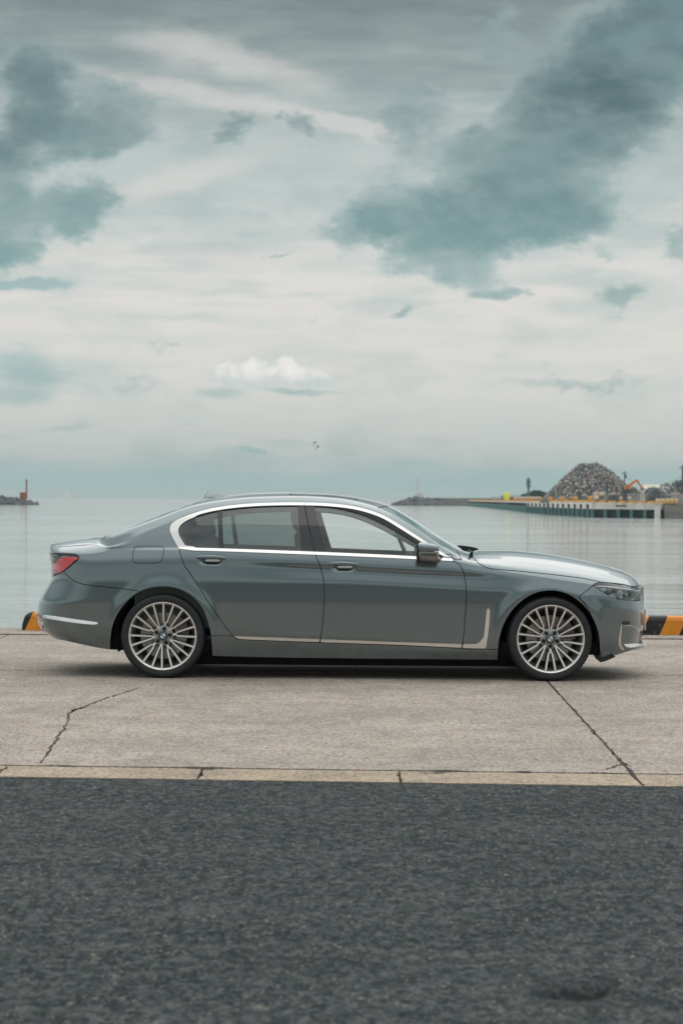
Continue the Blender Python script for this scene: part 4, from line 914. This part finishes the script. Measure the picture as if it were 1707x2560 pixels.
# glass and roof panels, picked by their place on the surface
def f_screen(A_):
    x, y, t = A_[:, 0], A_[:, 1], A_[:, 6]
    return np.maximum.reduce([(11.02-t)*.05, (.285-.09*(y/.6)**2)-x, x-(.935-.16*(y/.7)**2)])
def f_back(A_):
    x, y, t = A_[:, 0], A_[:, 1], A_[:, 6]
    return np.maximum.reduce([(11.35-t)*.05, x-(-1.375-.02*(y/.6)**2), (-2.015+.05*(y/.7)**2)-x])
def f_sun(A_):
    x, y, t = A_[:, 0], A_[:, 1], A_[:, 6]
    return np.maximum.reduce([(11.45-t)*.05, -.53-x, x-(.02+0*y)])
WS, M = takef(M, f_screen); BW, M = takef(M, f_back); SRF, M = takef(M, f_sun)
cutl = on_surface([(1184,1395.7),(1194,1406),(1206,1414.6),(1220,1420),(1237,1423),(1298,1428),(1375,1435.9),(1451.5,1445),(1505,1456)])
hood_poly = [(.90, 1.3), (.94, 1.02)]+cutl+[on_surface([(1530,1457.5)])[0], on_surface([(1560,1461)])[0], on_surface([(1580,1467)])[0], (2.5, .748), (2.6, 1.3)]
def f_hood(A_): return np.maximum(sdf(hood_poly, A_[:, 0], A_[:, 2]), (.962-.10*(A_[:, 1]/.75)**2)-A_[:, 0])
HOOD, M = takef(M, f_hood)
def f_trunk(A_): 
    x, y, z, t = A_[:, 0], A_[:, 1], A_[:, 2], A_[:, 6]
    return np.maximum(x+2.04-.03*(y/.7)**2, np.minimum(np.maximum((8.6-t)*.05, y-.74), np.maximum.reduce([y-.62, x+2.35, .78-z])))
TRK, M = takef(M, f_trunk)
# bumpers
fb = on_surface([(1447,1492),(1465,1478),(1481,1465)])
FB, M = take(M, [(1.99, -.2), on_surface([(1502,1640)])[0], on_surface([(1475,1531)])[0]]+[fb[0], fb[1], fb[2]]+[(2.1, .80), (2.7, .80), (2.7, -.2)])
rb = on_surface([(159,1427.5),(165,1436),(172,1442),(186,1453.5),(207,1460.8),(235,1464.5),(280,1469.4),(345,1477)])
RB, M = take(M, [(-2.9, -.2), (-2.9, .80), (-2.42, .80)]+rb+[(-1.70, .69), (-1.7, .5), (-1.9, -.2)])
# doors
fd_f = on_surface([(1134,1402.5),(1142,1407),(1150,1413.6),(1156,1424),(1160,1436),(1165,1464.7),(1165.5,1492),(1164.5,1519),(1160,1576),(1155,1621)])
bg = on_surface([(788.3,1387),(800,1414),(808,1445),(811,1475.5),(809.5,1525),(804.5,1575),(800,1606.8)])
db = on_surface([(1155,1621.2),(1000,1613.6),(800,1606.8),(700,1602.8),(600,1599)])
rd_r = on_surface([(449,1379),(461,1414),(488,1452.6),(526,1514),(560.7,1563.6),(583.7,1592),(590,1597.5)])
top = [(p_[0], p_[1]+.03) for p_ in on_surface([(800,1370),(1000,1380),(1090,1385)])]
FD, M = take(M, fd_f+db[1:3]+bg[::-1]+[(bg[0][0], bg[0][1]+.05), (fd_f[0][0]-.02, fd_f[0][1]+.05)])
RD, M = take(M, bg+db[2:]+rd_r[::-1]+[(rd_r[0][0], rd_r[0][1]+.03), (bg[0][0], bg[0][1]+.05)])
ff = on_surface([(340,1364.8),(402,1365.2),(410,1369),(409.5,1378),(406,1400),(398,1408),(345,1408.2),(333,1405),(331.5,1396),(334,1371)])
FF, M = take(M, smoothpoly(ff, 2), .0022)
FN, M = take(M, [(.60, .955)]+fd_f+on_surface([(1160,1623)])+on_surface([(1241,1624)])+[(1.3, .2), (2.2, .4), (2.2, .81)]+cutl[::-1]+[(.945, 1.03), (.93, 1.2), (.75, 1.2), (.86, .96)])
SILL, M = take(M, [(-1.3, -.1)]+on_surface([(520,1589.6),(584,1590)])+[rd_r[-1]]+db[::-1]+on_surface([(1200,1623),(1260,1624.5)])+[(1.3, -.1)], .002)
body = part('body', M, PAINT)
both('sill', SILL, PAINT, label='painted sill below the doors'); both('front_fender', FN, PAINT); part('hood', HOOD, PAINT); tr = part('trunk_lid', TRK, PAINT); fbo = part('front_bumper', FB, PAINT); rbo = part('rear_bumper', RB, PAINT)
fds = both('front_door', FD, PAINT); rds = both('rear_door', RD, PAINT); both('fuel_flap', FF, PAINT, skirt=.01)[1].hide_render = False
# windows
gs_f = clip(gask, sx(gask[0]), 1); gs_r = clip(gask, sx(gask[0]), -1); both('window_seal', gs_f, TRIM, -.001, .012, parents=fds); both('window_seal', gs_r, TRIM, -.001, .012, parents=rds)
both('window_trim', ring_f, CHR, .004, .012, parents=fds); both('window_trim', ring_r, CHR, .004, .012, parents=rds)
both('pillar_cover', post_f, BLK, -.003, .01, parents=fds); both('pillar_cover', post_r, BLK, -.003, .01, parents=rds); both('divider_bar', divp, BLK, -.003, .01, parents=rds)
both('side_window', g_front, GLF, -.008, 0, parents=fds); both('side_window', g_rear, GLR, -.008, 0, parents=rds); both('quarter_window', g_quarter, GLR, -.007, 0, parents=rds)
part('windscreen', WS, GLW, 0, -.003, .012); part('rear_window', BW, GLR, 0, -.003, .012); part('sunroof_glass', SRF, BLK, 0, -.001, .01)
# dark inner shell so that shut lines read dark, light inner trim round the windows
inner = clip(BODYALL, phi_of(BODYALL, smoothpoly(on_surface([(474,1364),(456,1338),(456,1316),(480,1301),(545,1283),(640,1273.5),(760,1270),(846,1276.5),(893,1289),(941,1309),(1005,1344),(1085,1388),(1042,1386),(788,1374.5),(600,1368)]), 1)), 1)
def wall_(A_): return f_screen(A_)
inner = clip(inner, f_screen(inner[0]), 1); inner = clip(inner, f_back(inner[0]), 1); inner = clip(inner, phi_of(inner, headl), 1)
low = clip(inner, inner[0][:, 6]-7.9, -1); low2 = clip(inner, np.maximum(inner[0][:, 6]-14, -inner[0][:, 6]+7.9), -1)
cab = clip(low2, np.maximum(low2[0][:, 0]-.93, -2.0-low2[0][:, 0]), -1); low2 = clip(low2, np.maximum(low2[0][:, 0]-2.2, -2.4-low2[0][:, 0]), -1); nose_in = clip(low2, np.maximum(low2[0][:, 0]-.93, -2.0-low2[0][:, 0]), 1)
part('inner_shell', low, WELL, 0, -.028, 0); part('inner_shell', nose_in, WELL, 0, -.03, 0); part('headliner', cab, INT, 0, -.03, .02)
# brightwork laid 4 mm proud of the flank
def strip(name, pts, m, offset=.005, M_=None, parents=None, skirt=.012, it=0, side=0, sm=0, label=None):
    pl = on_surface(pts); pl = smoothpoly(pl, sm) if sm else pl; c_ = clip(M_ or BODYALL, phi_of(M_ or BODYALL, pl), -1); return both(name, c_, m, offset, skirt, parents=parents, label=label)
strip('door_strip', [(801.5,1598.5),(900,1602),(1000,1605.8),(1154,1610.6),(1153.4,1619.6),(1000,1612),(801.5,1605.6)], SATIN, parents=fds)
strip('door_strip', [(583,1590.6),(650,1593),(798.5,1598.3),(798.2,1605.2),(700,1601.8),(612,1598.4),(596,1597)], SATIN, parents=rds)
strip('vent_trim', [(1156.5,1610.6),(1191,1610),(1197,1607),(1206,1597.5),(1209.3,1592),(1213,1560),(1216.5,1524),(1218.5,1520.5),(1223,1523),(1224.6,1527),(1222,1567),(1214.5,1621.3),(1156,1619.8)], SATIN, .007, label='hockey stick shaped silver side vent trim')
strip('vent_slot', [(1192,1517.5),(1216,1518.5),(1217,1520.5),(1200,1519.5)], TRIM, .001)
TILT[0] = .45
strip('rear_bumper_strip', [(107,1538.8),(114,1538),(140,1541.5),(175,1547),(210,1552),(243,1556.6),(247,1559),(245,1562),(235,1563.5),(200,1560.5),(160,1554.5),(125,1549),(107,1545.5)], CHR, .006, label='bright strip along the rear bumper', sm=1)
TILT[0] = 0
REFL = mat('red_reflector', (.35, .012, .015), .2, coat=1)
strip('reflector', [(89,1531),(96,1533),(105,1539),(104,1545),(97,1543),(89.5,1539)], REFL, .006)
strip('exhaust_trim', [(86,1548),(104,1556),(108,1563),(119,1590),(112,1589),(103,1569),(88,1560)], CHR, .006)
strip('exhaust_outlet', [(90,1562),(102,1569),(110,1587),(98,1578)], BLK, .003)
# tail lamp
red = on_surface([(151,1395),(176,1392.5),(193,1393),(194.5,1397),(184,1404),(158,1427),(147,1434),(130,1431),(123.5,1423),(138,1409)])
TR = clip(TL, phi_of(TL, red), -1); TD = clip(TL, phi_of(TL, red), 1)
RED_ = mat('red_lens', (.62, .035, .05), .12, coat=1); RED2 = mat('dark_red_lens', (.22, .008, .012), .15, coat=1)
tl = both('tail_light', TD, BLK, -.002, .02, label=None); both('red_lens', TR, RED_, .001, .02, parents=tl)
strip('red_lens', [(124,1423),(128,1420.5),(140,1424),(148,1432),(146,1434.2),(131,1432.5)], RED2, .003, TL, parents=tl)
strip('chrome_blade', [(117,1396),(133,1395),(128,1399.5),(119,1399)], CHR, .004, parents=tl)
strip('clear_lens', [(152,1391),(186,1389.5),(192,1391.5),(176,1392),(152,1394)], mat('smoke_lens', (.42, .30, .28), .15, coat=1), .002, TL, parents=tl)
# head lamp: recessed housing, projectors, bright blade, clear cover
hl = both('headlight', clip(HL, phi_of(HL, headl), -1), glass_mat('lamp_glass', (.97, .98, .98), 1.1), 0, .004)
both('lamp_housing', HL, mat('lamp_dark', (.42, .46, .48), .3, .5), -.05, .05, parents=hl)
TILT[0] = .55
both('lamp_blade', clip(HL, phi_of(HL, on_surface([(1483,1463),(1500,1459.5),(1530,1462),(1560,1467),(1603,1472),(1603,1477),(1575,1475.5),(1540,1471),(1510,1466.5),(1492,1466)])), -1), mat('blade_white', (.85, .88, .88), .25, .0, coat=1), -.016, .01, parents=hl)
TILT[0] = 0
LW = mat('lamp_reflector', (.82, .85, .85), .25)
for k, (px, py, r, mm) in enumerate(((1513, 1475, .026, LW), (1526, 1482, .026, BLK), (1553, 1484, .036, LW), (1541, 1478, .024, BLK), (1556, 1494, .022, LW), (1569, 1488, .02, CHR), (1585, 1488, .030, BLK))):
    for s_, par in ((-1, hl[0]), (1, hl[1])):
        xx, zz = on_surface([(px, py)])[0]; kk = ((S[..., 0]-xx)**2+(S[..., 2]-zz)**2).argmin(); yy = S[..., 1].ravel()[kk]
        v, f = superell((xx-.018, s_*(yy-.030), zz), (2*r, 2*r*.6, 1.6*r), 1, 1, 20, 12); MB().add(v, f).build('projector', mm, par, smooth=True)
# front bumper side intake with its bright frame, and the slot above it
strip('intake_panel', [(1551,1563.5),(1580,1564.5),(1591,1571),(1602,1588),(1611,1611),(1560,1612),(1551,1604)], PAINT, .002, parents=(fbo, fbo))
strip('intake_frame', [(1551.5,1559),(1553.5,1561.5),(1551.5,1585),(1550.5,1606),(1554,1616),(1560,1622.5),(1557,1627),(1549,1621),(1544,1610),(1545,1596),(1548.5,1575)], CHR, .006, parents=(fbo, fbo))
strip('intake_frame', [(1553,1563),(1578,1563.6),(1588,1567),(1597,1575),(1600.5,1582),(1597.5,1580),(1586,1569),(1576,1566),(1553,1565)], CHR, .005, parents=(fbo, fbo))
TILT[0] = .8
strip('intake_blade', [(1556,1613),(1585,1611),(1612.5,1610),(1611,1617),(1590,1622),(1567,1625.5),(1559,1623)], CHR, .012, parents=(fbo, fbo))
TILT[0] = 0
strip('intake_slot', [(1554,1553),(1574,1553),(1576,1561),(1555,1562)], BLK, .001, parents=(fbo, fbo))
# kidney grille and number plate on the nose
def region(fn, M_=BODYALL): return clip(M_, fn(M_[0]), -1)
kid = lambda A_, e=0: np.maximum.reduce([np.abs(A_[:, 1]-.195)-.165+e, np.abs(A_[:, 2]-.60)-.155+e, 2.2-A_[:, 0]])
k1 = region(lambda A_: kid(A_, .02)); k2 = region(kid); k2 = clip(k2, kid(k2[0], .02), 1)
gr = part('kidney_grille', k1, BLK, 0, .002, .01, parent=fbo); part('grille_frame', k2, CHR, 0, .003, .03, parent=gr)
for s_ in (-1, 1):
    for i in range(9): MB().box((2.350, s_*(.06+.034*i), .60), (.03, .008, .27)).build('grille_slat', CHR, gr)
MB().box((2.396, 0, .455), (.012, .33, .165)).build('number_plate', mat('plate_white', (.75, .76, .74), .4), fbo)
MB().box((-2.500, 0, .865), (.010, .33, .165)).build('number_plate', mat('plate_white'), rbo)
part('lower_grille', region(lambda A_: np.maximum.reduce([A_[:, 1]-.55, np.abs(A_[:, 2]-.33)-.055, 2.2-A_[:, 0]])), TRIM, 0, .002, .01, parent=fbo)
# undertray with added shade box, chin and wheel liners
m = MB()
m.prismz([(-2.34,-.55),(-2.2,-.72),(-1.95,-.82),(-1.12,-.86),(1.15,-.86),(1.97,-.82),(2.08,-.66),(2.12,-.4),(2.12,.4),(2.08,.66),(1.97,.82),(1.15,.86),(-1.12,.86),(-1.95,.82),(-2.2,.72),(-2.34,.55)], .205, .30)
m.v = [(x, y, z+(.10*max(0, -x-1.9)/.4 if x < -1.9 else 0)) for x, y, z in m.v]; m.box((.02, 0, .160), (2.72, 1.36, .13))  # black box added below the tray, stands in for under-car shade
und = m.build('undertray_shade_box', WELL, car)
cx_ = on_surface([(1495,1652),(1501,1656.5),(1512,1654),(1538,1642),(1500,1640),(1488,1640)]); MB().prism([(x, z) for x, z in cx_][::-1], -.84, -.60).prism([(x, z) for x, z in cx_][::-1], .60, .84).build('chin_spoiler', TRIM, car)
for ax in AX:
    R_ = .385
    for s_ in (-1, 1):
        v = []; f = []; n = 28
        for k in range(n+1):
            a_ = math.pi*(-.12+1.24*k/n)
            for y in (.915, .60): v.append((ax+R_*math.cos(a_)+.0, s_*y, WZ+.01+R_*math.sin(a_)))
        for k in range(n): f.append((2*k, 2*k+1, 2*k+3, 2*k+2))
        v += [(ax-R_, s_*.60, .2), (ax+R_, s_*.60, .2)]; f.append(tuple([2*k+1 for k in range(n+1)]+[2*n+3-1, 2*n+3]))
        mobj('wheel_liner', v, f, WELL, car)
    MB().box((ax, 0, .52), (.8, 1.2, .6)).build('axle_housing', WELL, car)
# ---------------- wheels
TYRE = rough_mat('tyre_rubber', (.012, .014, .0155), (.020, .023, .025), 20, .62, bumps=.1); MACH = mat('machined_alloy', (.84, .79, .75), .36, .88); ALG = mat('grey_alloy', (.30, .32, .32), .35, .8)
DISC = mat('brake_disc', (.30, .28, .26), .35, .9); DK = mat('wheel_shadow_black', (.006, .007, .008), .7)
R_T, R_R = .3375, .272
def tyre_mesh():
    pr = [(.262,.10),(.268,-.112),(.274,-.122),(.283,-.1265),(.300,-.1285),(.312,-.1275),(.316,-.1265),(.322,-.122),(.329,-.113),(.3345,-.101),(.3375,-.085),(.3378,-.046),(.332,-.045),(.332,-.037),(.3378,-.036),(.338,0),(.3378,.036),(.3378,.085),(.334,.105),(.31,.118),(.27,.11)]
    v, f = lathe(pr, 144)
    n = len(pr); 
    for k in range(144):
        if k % 2:       # shoulder blocks
            for i in (9, 10): r, y = pr[i]; a_ = 2*math.pi*k/144; v[k*n+i] = ((r-.004)*math.cos(a_), y+.002, (r-.004)*math.sin(a_))
    return v, f
TV, TF = tyre_mesh()
RIMP = [(.262,.09),(.262,-.06),(.250,-.085),(.250,-.095),(.2535,-.103),(.262,-.1175),(.2685,-.1205),(.272,-.119),(.2735,-.1155),(.268,-.108)]
RV, RF = lathe(RIMP, 96); BARV, BARF = lathe([(.25,-.09),(.238,-.062),(.232,-.055),(.226,-.02),(.222,.08)], 72)
def spoke_shape(angle_sign):
    """spoke along +x; kinked ones bend towards their straight neighbour at the hub"""
    return None
def spoke_mesh(path, w0, w1, y_face, depth):
    v = []; f = []; P2 = [Vector((a_, 0, b_)) for a_, b_ in path]; n = len(P2)
    for i, q in enumerate(P2):
        d_ = (P2[min(i+1, n-1)]-P2[max(i-1, 0)]).normalized(); s_ = Vector((-d_.z, 0, d_.x)); t = i/(n-1); w_ = w0+(w1-w0)*t; yf = y_face(q.length)
        for k, (sw, yy) in enumerate(((-.62, yf+depth), (-.5, yf+.003), (-.42, yf), (.42, yf), (.5, yf+.003), (.62, yf+depth))): r_ = q+s_*w_*sw*(1.25 if k in (0, 5) else 1); v.append((r_.x, yy, r_.z))
    for i in range(n-1):
        for k in range(5): f.append((i*6+k, i*6+k+1, (i+1)*6+k+1, (i+1)*6+k))
    f.append(tuple(range(6))[::-1]); f.append(tuple((n-1)*6+k for k in range(6))); return v, f
yface = lambda r: -.118+.030*(max(0, (.262-r))/.2)**1.2*1.0
def pol(r, a_): a_ = rad(a_); return (r*math.cos(a_), r*math.sin(a_))
def spoke_path(kind, sg):
    if kind == 'straight': return [pol(.060, 9*sg+0), pol(.10, 3*sg), pol(.16, 1*sg), pol(.264, 0)]
    return [pol(.080, -11*sg), pol(.098, -12*sg), pol(.116, -2*sg), pol(.17, -.5*sg), pol(.264, 0)]
def make_wheel(x, side, off, steer, order):
    wh = empty('wheel', (x, side*.822, WZ), steer, car)
    if side > 0: wh.rotation_euler.z = math.pi+steer
    K = wheel_cache
    def put_(nm, key, ang=0):
        me, = (K[key],); o = bpy.data.objects.new(nm, me); COL.objects.link(o); o.parent = wh; o.rotation_euler.y = -rad(ang); return o
    for nm in ('tyre', 'rim', 'barrel', 'brake_disc', 'hub'): put_(nm, nm)
    put_('brake_caliper', 'brake_caliper', 25)
    for k in range(5):
        a0 = off+72*k
        put_('lug_hole', 'lug_hole', a0)
        for s_ in (-1, 1):
            put_('spoke', 'kink%d' % s_, a0+s_*9); put_('spoke', 'straight%d' % s_, a0+s_*27)
    put_('hub_cap', 'hub_cap')
    return wh
wheel_cache = {}
def cache(key, v, f, m, smooth=False, mats=None, fmat=None):
    me = bpy.data.meshes.new(key); me.from_pydata(v, [], f); 
    for q_ in (mats or [m]): me.materials.append(q_)
    if fmat is not None: me.polygons.foreach_set('material_index', np.array(fmat, dtype=np.int32))
    if smooth: me.polygons.foreach_set('use_smooth', [True]*len(me.polygons)); me.set_sharp_from_angle(angle=rad(35))
    me.update(); wheel_cache[key.split('.')[0] if False else key] = me
cache('tyre', TV, TF, TYRE, True); cache('rim', RV, RF, MACH, True); cache('barrel', BARV, BARF, ALG, True)
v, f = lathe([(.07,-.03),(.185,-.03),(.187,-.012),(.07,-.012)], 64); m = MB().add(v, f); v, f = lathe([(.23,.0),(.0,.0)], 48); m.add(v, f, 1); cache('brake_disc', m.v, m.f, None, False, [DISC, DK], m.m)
m = MB(); m.prism([pol(.118, a_) for a_ in (-26,-13,0,13,26)]+[pol(.205, a_) for a_ in (26,13,0,-13,-26)], -.055, .0); cache('brake_caliper', m.v, m.f, mat('caliper_grey', (.16, .155, .15), .5, .5))
v, f = lathe([(.0,-.086),(.036,-.086),(.040,-.089),(.068,-.086),(.082,-.080),(.086,-.06),(.10,-.03)], 60); cache('hub', v, f, ALG, True)
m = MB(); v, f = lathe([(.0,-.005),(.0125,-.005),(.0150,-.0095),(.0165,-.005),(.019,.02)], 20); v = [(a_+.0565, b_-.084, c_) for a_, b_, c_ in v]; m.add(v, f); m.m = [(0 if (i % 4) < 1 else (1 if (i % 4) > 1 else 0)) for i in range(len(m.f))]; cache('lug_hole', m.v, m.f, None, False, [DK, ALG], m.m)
for s_ in (-1, 1):
    for kind, key in (('straight', 'straight%d'), ('kink', 'kink%d')):
        v, f = spoke_mesh(spoke_path(kind, s_), 0.0105, .0175, yface, .026); me = bpy.data.meshes.new('spoke'); me.from_pydata(v, [], f); me.materials.append(MACH); me.materials.append(ALG)
        me.polygons.foreach_set('material_index', np.array([1 if (i < len(f)-2 and i % 5 in (0, 4)) else 0 for i in range(len(f))], dtype=np.int32)); me.update(); wheel_cache[key % s_] = me
# hub cap roundel
BLUE = mat('roundel_blue', (.02, .20, .36), .2, coat=1); WHT2 = mat('roundel_white', (.75, .76, .76), .2, coat=1)
m = MB(); y_ = -.0925
v, f = lathe([(.034,-.083),(.034,-.091),(.032,-.0925),(.0215,-.0925)], 40); m.add(v, f, 0)
v, f = lathe([(.0225,-.0930),(.0200,-.0930)], 40); m.add(v, f, 3)
for q_ in range(4):
    pts = [(0, y_-.0006, 0)]+[(.0202*math.cos(math.pi/2*q_+a_), y_-.0006, .0202*math.sin(math.pi/2*q_+a_)) for a_ in np.linspace(0, math.pi/2, 8)]
    m.add(pts, [(0, k+1, k) for k in range(1, 8)], 1 if q_ % 2 else 2)
# the three letters in the black ring, as small white strokes
def stroke(chars, rmid, hgt):
    G_ = {'B': [[(0,0),(0,1),(.6,1),(.75,.75),(.6,.52),(0,.52)],[(.6,.52),(.8,.28),(.6,0),(0,0)]], 'M': [[(0,0),(0,1),(.5,.35),(1,1),(1,0)]], 'W': [[(0,1),(.25,0),(.5,.8),(.75,0),(1,1)]]}
    for ch, ang in chars:
        for ln_ in G_[ch]:
            for (x0_, z0_), (x1_, z1_) in zip(ln_[:-1], ln_[1:]):
                pts = []
                for (xx, zz) in ((x0_, z0_), (x1_, z1_)): r_ = rmid+(zz-.5)*hgt; a_ = rad(ang)-(xx-.45)*hgt*.95/rmid; pts.append(Vector((r_*math.cos(a_), y_-.0008, r_*math.sin(a_))))
                d_ = (pts[1]-pts[0]).normalized(); s_ = Vector((-d_.z, 0, d_.x))*.00055; m.add([pts[0]-s_, pts[1]-s_, pts[1]+s_, pts[0]+s_], [(0, 3, 2, 1)], 2)
stroke((('B', 132), ('M', 90), ('W', 48)), .0272, .0062)
cache('hub_cap', m.v, m.f, None, False, [BLK, BLUE, WHT2, CHR], m.m)
make_wheel(AX[0]+.0, -1, 80, 0, 0); make_wheel(AX[1], -1, 54, rad(4.5), 1); make_wheel(AX[0], 1, 20, 0, 2); make_wheel(AX[1], 1, 40, rad(4.5), 3)
# ---------------- door handles
for (hx, hz2), drs in ((HANDLES[0], rds), (HANDLES[1], fds)):
    for s_, dr in ((-1, drs[0]), (1, drs[1])):
        m = MB(); n = 15; v = []; f = []; ybase = .946
        for i in range(n):
            t = i/(n-1); x = hx-.117+.234*t; bow = math.sin(math.pi*t)**.55; hh = .0165*(.35+.65*math.sin(math.pi*min(1, max(0, t)))**.4)
            zz = hz2+.017-.004*t+.006*(bow-1)
            for k in range(10): a_ = 2*math.pi*k/10; v.append((x, s_*(ybase-.006+.012*bow+.010*math.cos(a_)*(.4+.6*bow)), zz+hh*math.sin(a_)))
        for i in range(n-1):
            for k in range(10): f.append((i*10+k, i*10+(k+1) % 10, (i+1)*10+(k+1) % 10, (i+1)*10+k))
        f += [tuple(range(10)), tuple((n-1)*10+k for k in range(9, -1, -1))]
        h = MB().add(v, f).build('door_handle', PAINT, dr, smooth=True)
        v, f = superell((hx+.013, s_*(ybase-.004), hz2-.013), (.118, .022, .020), .35, .35, 20, 8); MB().add(v, f).build('handle_grip', mat('handle_bright_reflection', (.50, .54, .54), .3, .6), dr, smooth=True)  # bright reflection on the lower grip put into its silver colour
        v, f = superell((hx-.0, s_*(ybase-.021), hz2-.006), (.19, .02, .040), .6, .8, 24, 8); MB().add(v, f).build('handle_recess', mat('recess_dark', (.05, .062, .067), .3, .3, coat=1), dr, smooth=True)
# ---------------- mirrors
for s_, dr in ((-1, fds[0]), (1, fds[1])):
    mx, mz = loc(1070, 1381, -1.03)
    def cutz(v, f, z0, above):
        return [(a_, b_, max(c_, z0) if above else min(c_, z0)) for a_, b_, c_ in v], f
    v, f = superell((0, 0, 0), (.176, .23, .148), .42, .38, 36, 20)
    v = [(a_+mx+.012*(c_/.074)*0, (b_*(1-.10*(a_/.09)))+s_*1.035, c_+mz-.010*(a_/.09)) for a_, b_, c_ in v]
    zt = mz+.012
    mb = MB().add(*cutz(v, f, zt, True)).build('mirror_cap', PAINT, dr, smooth=True)
    v2 = [((a_-mx)*.965+mx, (b_-s_*1.035)*.96+s_*1.035, (c_-mz)*.98+mz) for a_, b_, c_ in v]
    MB().add(*cutz(v2, f, zt-.003, False)).build('mirror_base', mat('mirror_bronze_reflection', (.21, .20, .18), .12, .7, coat=1), dr, smooth=True)  # bronze reflection put into the lower casing colour
    MB().box((mx-.083, s_*1.035, mz), (.016, .20, .112)).build('mirror_rim', BLK, dr); MB().box((mx-.0925, s_*1.035, mz), (.004, .17, .09)).build('mirror_glass', mat('mirror_silver', (.85, .87, .87), .02, 1), dr)
    MB().tube([(mx+.02, s_*1.02, mz-.045), (mx+.075, s_*.93, mz-.055), (mx+.11, s_*.88, mz-.055)], [.028, .024, .02], 12).build('mirror_arm', mat('mirror_bronze_reflection'), dr, smooth=True)
# ---------------- shark fin, wipers, cowl
fin = [loc(a_, b_, 0) for a_, b_ in ((508,1250),(509,1246),(513,1236),(518,1226.5),(530,1225.3),(541,1226),(551,1228.2),(560,1231.5),(571,1237.5),(573,1242))]
n = len(fin); v = []; f = []
for y, k in ((-.040, 0), (-.010, 1), (.010, 1), (.040, 0)):
    zb_ = 1.43
    for x, z in fin: v.append((x if k else x, y if z < 1.455 or not k else y*.7, z if k else min(z, zb_+.005+.04*(z-zb_))))
for i in range(n-1):
    for r in range(3): f.append((r*n+i, r*n+i+1, (r+1)*n+i+1, (r+1)*n+i))
f.append(tuple(r*n for r in range(4))); f.append(tuple(r*n+n-1 for r in range(3, -1, -1)))
mobj('antenna_fin', v, f, PAINT, car, smooth=True)
MB().add(*superell((.945, 0, .968), (.15, 1.26, .03), .6, .3, 28, 8)).build('cowl', TRIM, car, smooth=True)
for y0_ in (-.1, .50):
    w_ = MB().tube([(1.0, y0_, 1.0), (.965, y0_-.12, 1.008), (.955, y0_-.5, 1.010)], .007, 6).build('wiper', TRIM, car); MB().tube([(.955, y0_-.1, 1.012), (.94, y0_-.6, 1.010)], .006, 6).build('wiper_blade', TRIM, w_)
# far-side rear edge of the hood lifts clear of the scuttle (black cowl end with wiper pivot)
ce = [loc(a_, b_, .45) for a_, b_ in ((1143,1363.5),(1160,1364.5),(1180,1367.5),(1192,1370.5),(1196.5,1374.5),(1194,1379),(1185,1382),(1165,1384),(1150,1376))]; MB().prism(ce[::-1], .36, .58).build('cowl_end', TRIM, car); MB().tube([(*[loc(1169, 1378, .34)[0]], .34, loc(1169, 1378, .34)[1]), (loc(1177, 1380, .34)[0], .34, loc(1177, 1380, .34)[1])], .007, 6).build('washer_jet', SATIN, car)
# ---------------- interior
def seat(x, y, z, w_=.50, lean=-.28, front=True):
    s_ = MB(); v, f = superell((0, 0, 0), (.52, w_, .20), .5, .4, 20, 10); o = MB().add(v, f).build('seat', LEATH, car, smooth=True); o.location = (x, y, z)
    v, f = superell((-.27, 0, .34), (.17, w_*.96, .62), .5, .45, 20, 12); v = [(a_+(c_)*lean, b_, c_) for a_, b_, c_ in v]; MB().add(v, f).build('backrest', LEATH, o, smooth=True)
    v, f = superell((-.27, 0, .73), (.12, .27, .18), .7, .6, 18, 10); v = [(a_+(c_)*lean, b_, c_) for a_, b_, c_ in v]; MB().add(v, f).build('headrest', LEATH, o, smooth=True); return o
for y in (-.38, .38): seat(.02, y, .52); seat(-.80, y, .47, .54, -.26)
MB().box((-.35, 0, .30), (3.0, 1.6, .06)).build('cabin_floor', INTD, car)
for s_ in (-1, 1):
    MB().prism([(-1.75, .40), (.95, .40), (.95, .93), (.5, .945), (-.3, .972), (-1.5, 1.0), (-1.75, 1.0)], s_*.80-.035, s_*.80+.035).build('door_card', INTD, car)
v, f = superell((.83, 0, .84), (.50, 1.5, .26), .6, .35, 30, 10); MB().add(v, f).build('dashboard', INTD, car, smooth=True)
v, f = superell((.56, 0, .93), (.10, .34, .10), .5, .4, 20, 8); MB().add(v, f).build('display', BLK, car, smooth=True)
MB().prism([(-1.9, 1.02), (-1.45, 1.0), (-1.45, .95), (-2.0, .95)], -.7, .7).build('parcel_shelf', INTD, car)
st_o = empty('steering_wheel', (.435, -.37, .955), 0, car); st_o.rotation_euler = (0, rad(-24), 0)
v = []; f = []
for i in range(40):
    a_ = 2*math.pi*i/40
    for k in range(10): b_ = 2*math.pi*k/10; r_ = .175+.015*math.cos(b_); v.append((.015*math.sin(b_), r_*math.cos(a_), r_*math.sin(a_)))
for i in range(40):
    for k in range(10): f.append((i*10+k, i*10+(k+1) % 10, ((i+1) % 40)*10+(k+1) % 10, ((i+1) % 40)*10+k))
mobj('wheel_rim', v, f, mat('wheel_leather', (.05, .055, .055), .45), st_o, smooth=True)
v, f = superell((.02, 0, -.01), (.07, .16, .12), .6, .5, 18, 8); m = MB().add(v, f); m.box((.01, 0, 0), (.02, .33, .03)); m.box((.01, 0, -.08), (.02, .04, .16)); m.build('wheel_boss', INTD, st_o, smooth=True)
v, f = superell((.28, 0, 1.27), (.05, .22, .07), .5, .5, 16, 8); v = [(a_-.05, b_, c_-.02) for a_, b_, c_ in v]; MB().add(v, f).build('rear_view_mirror', BLK, car, smooth=True)
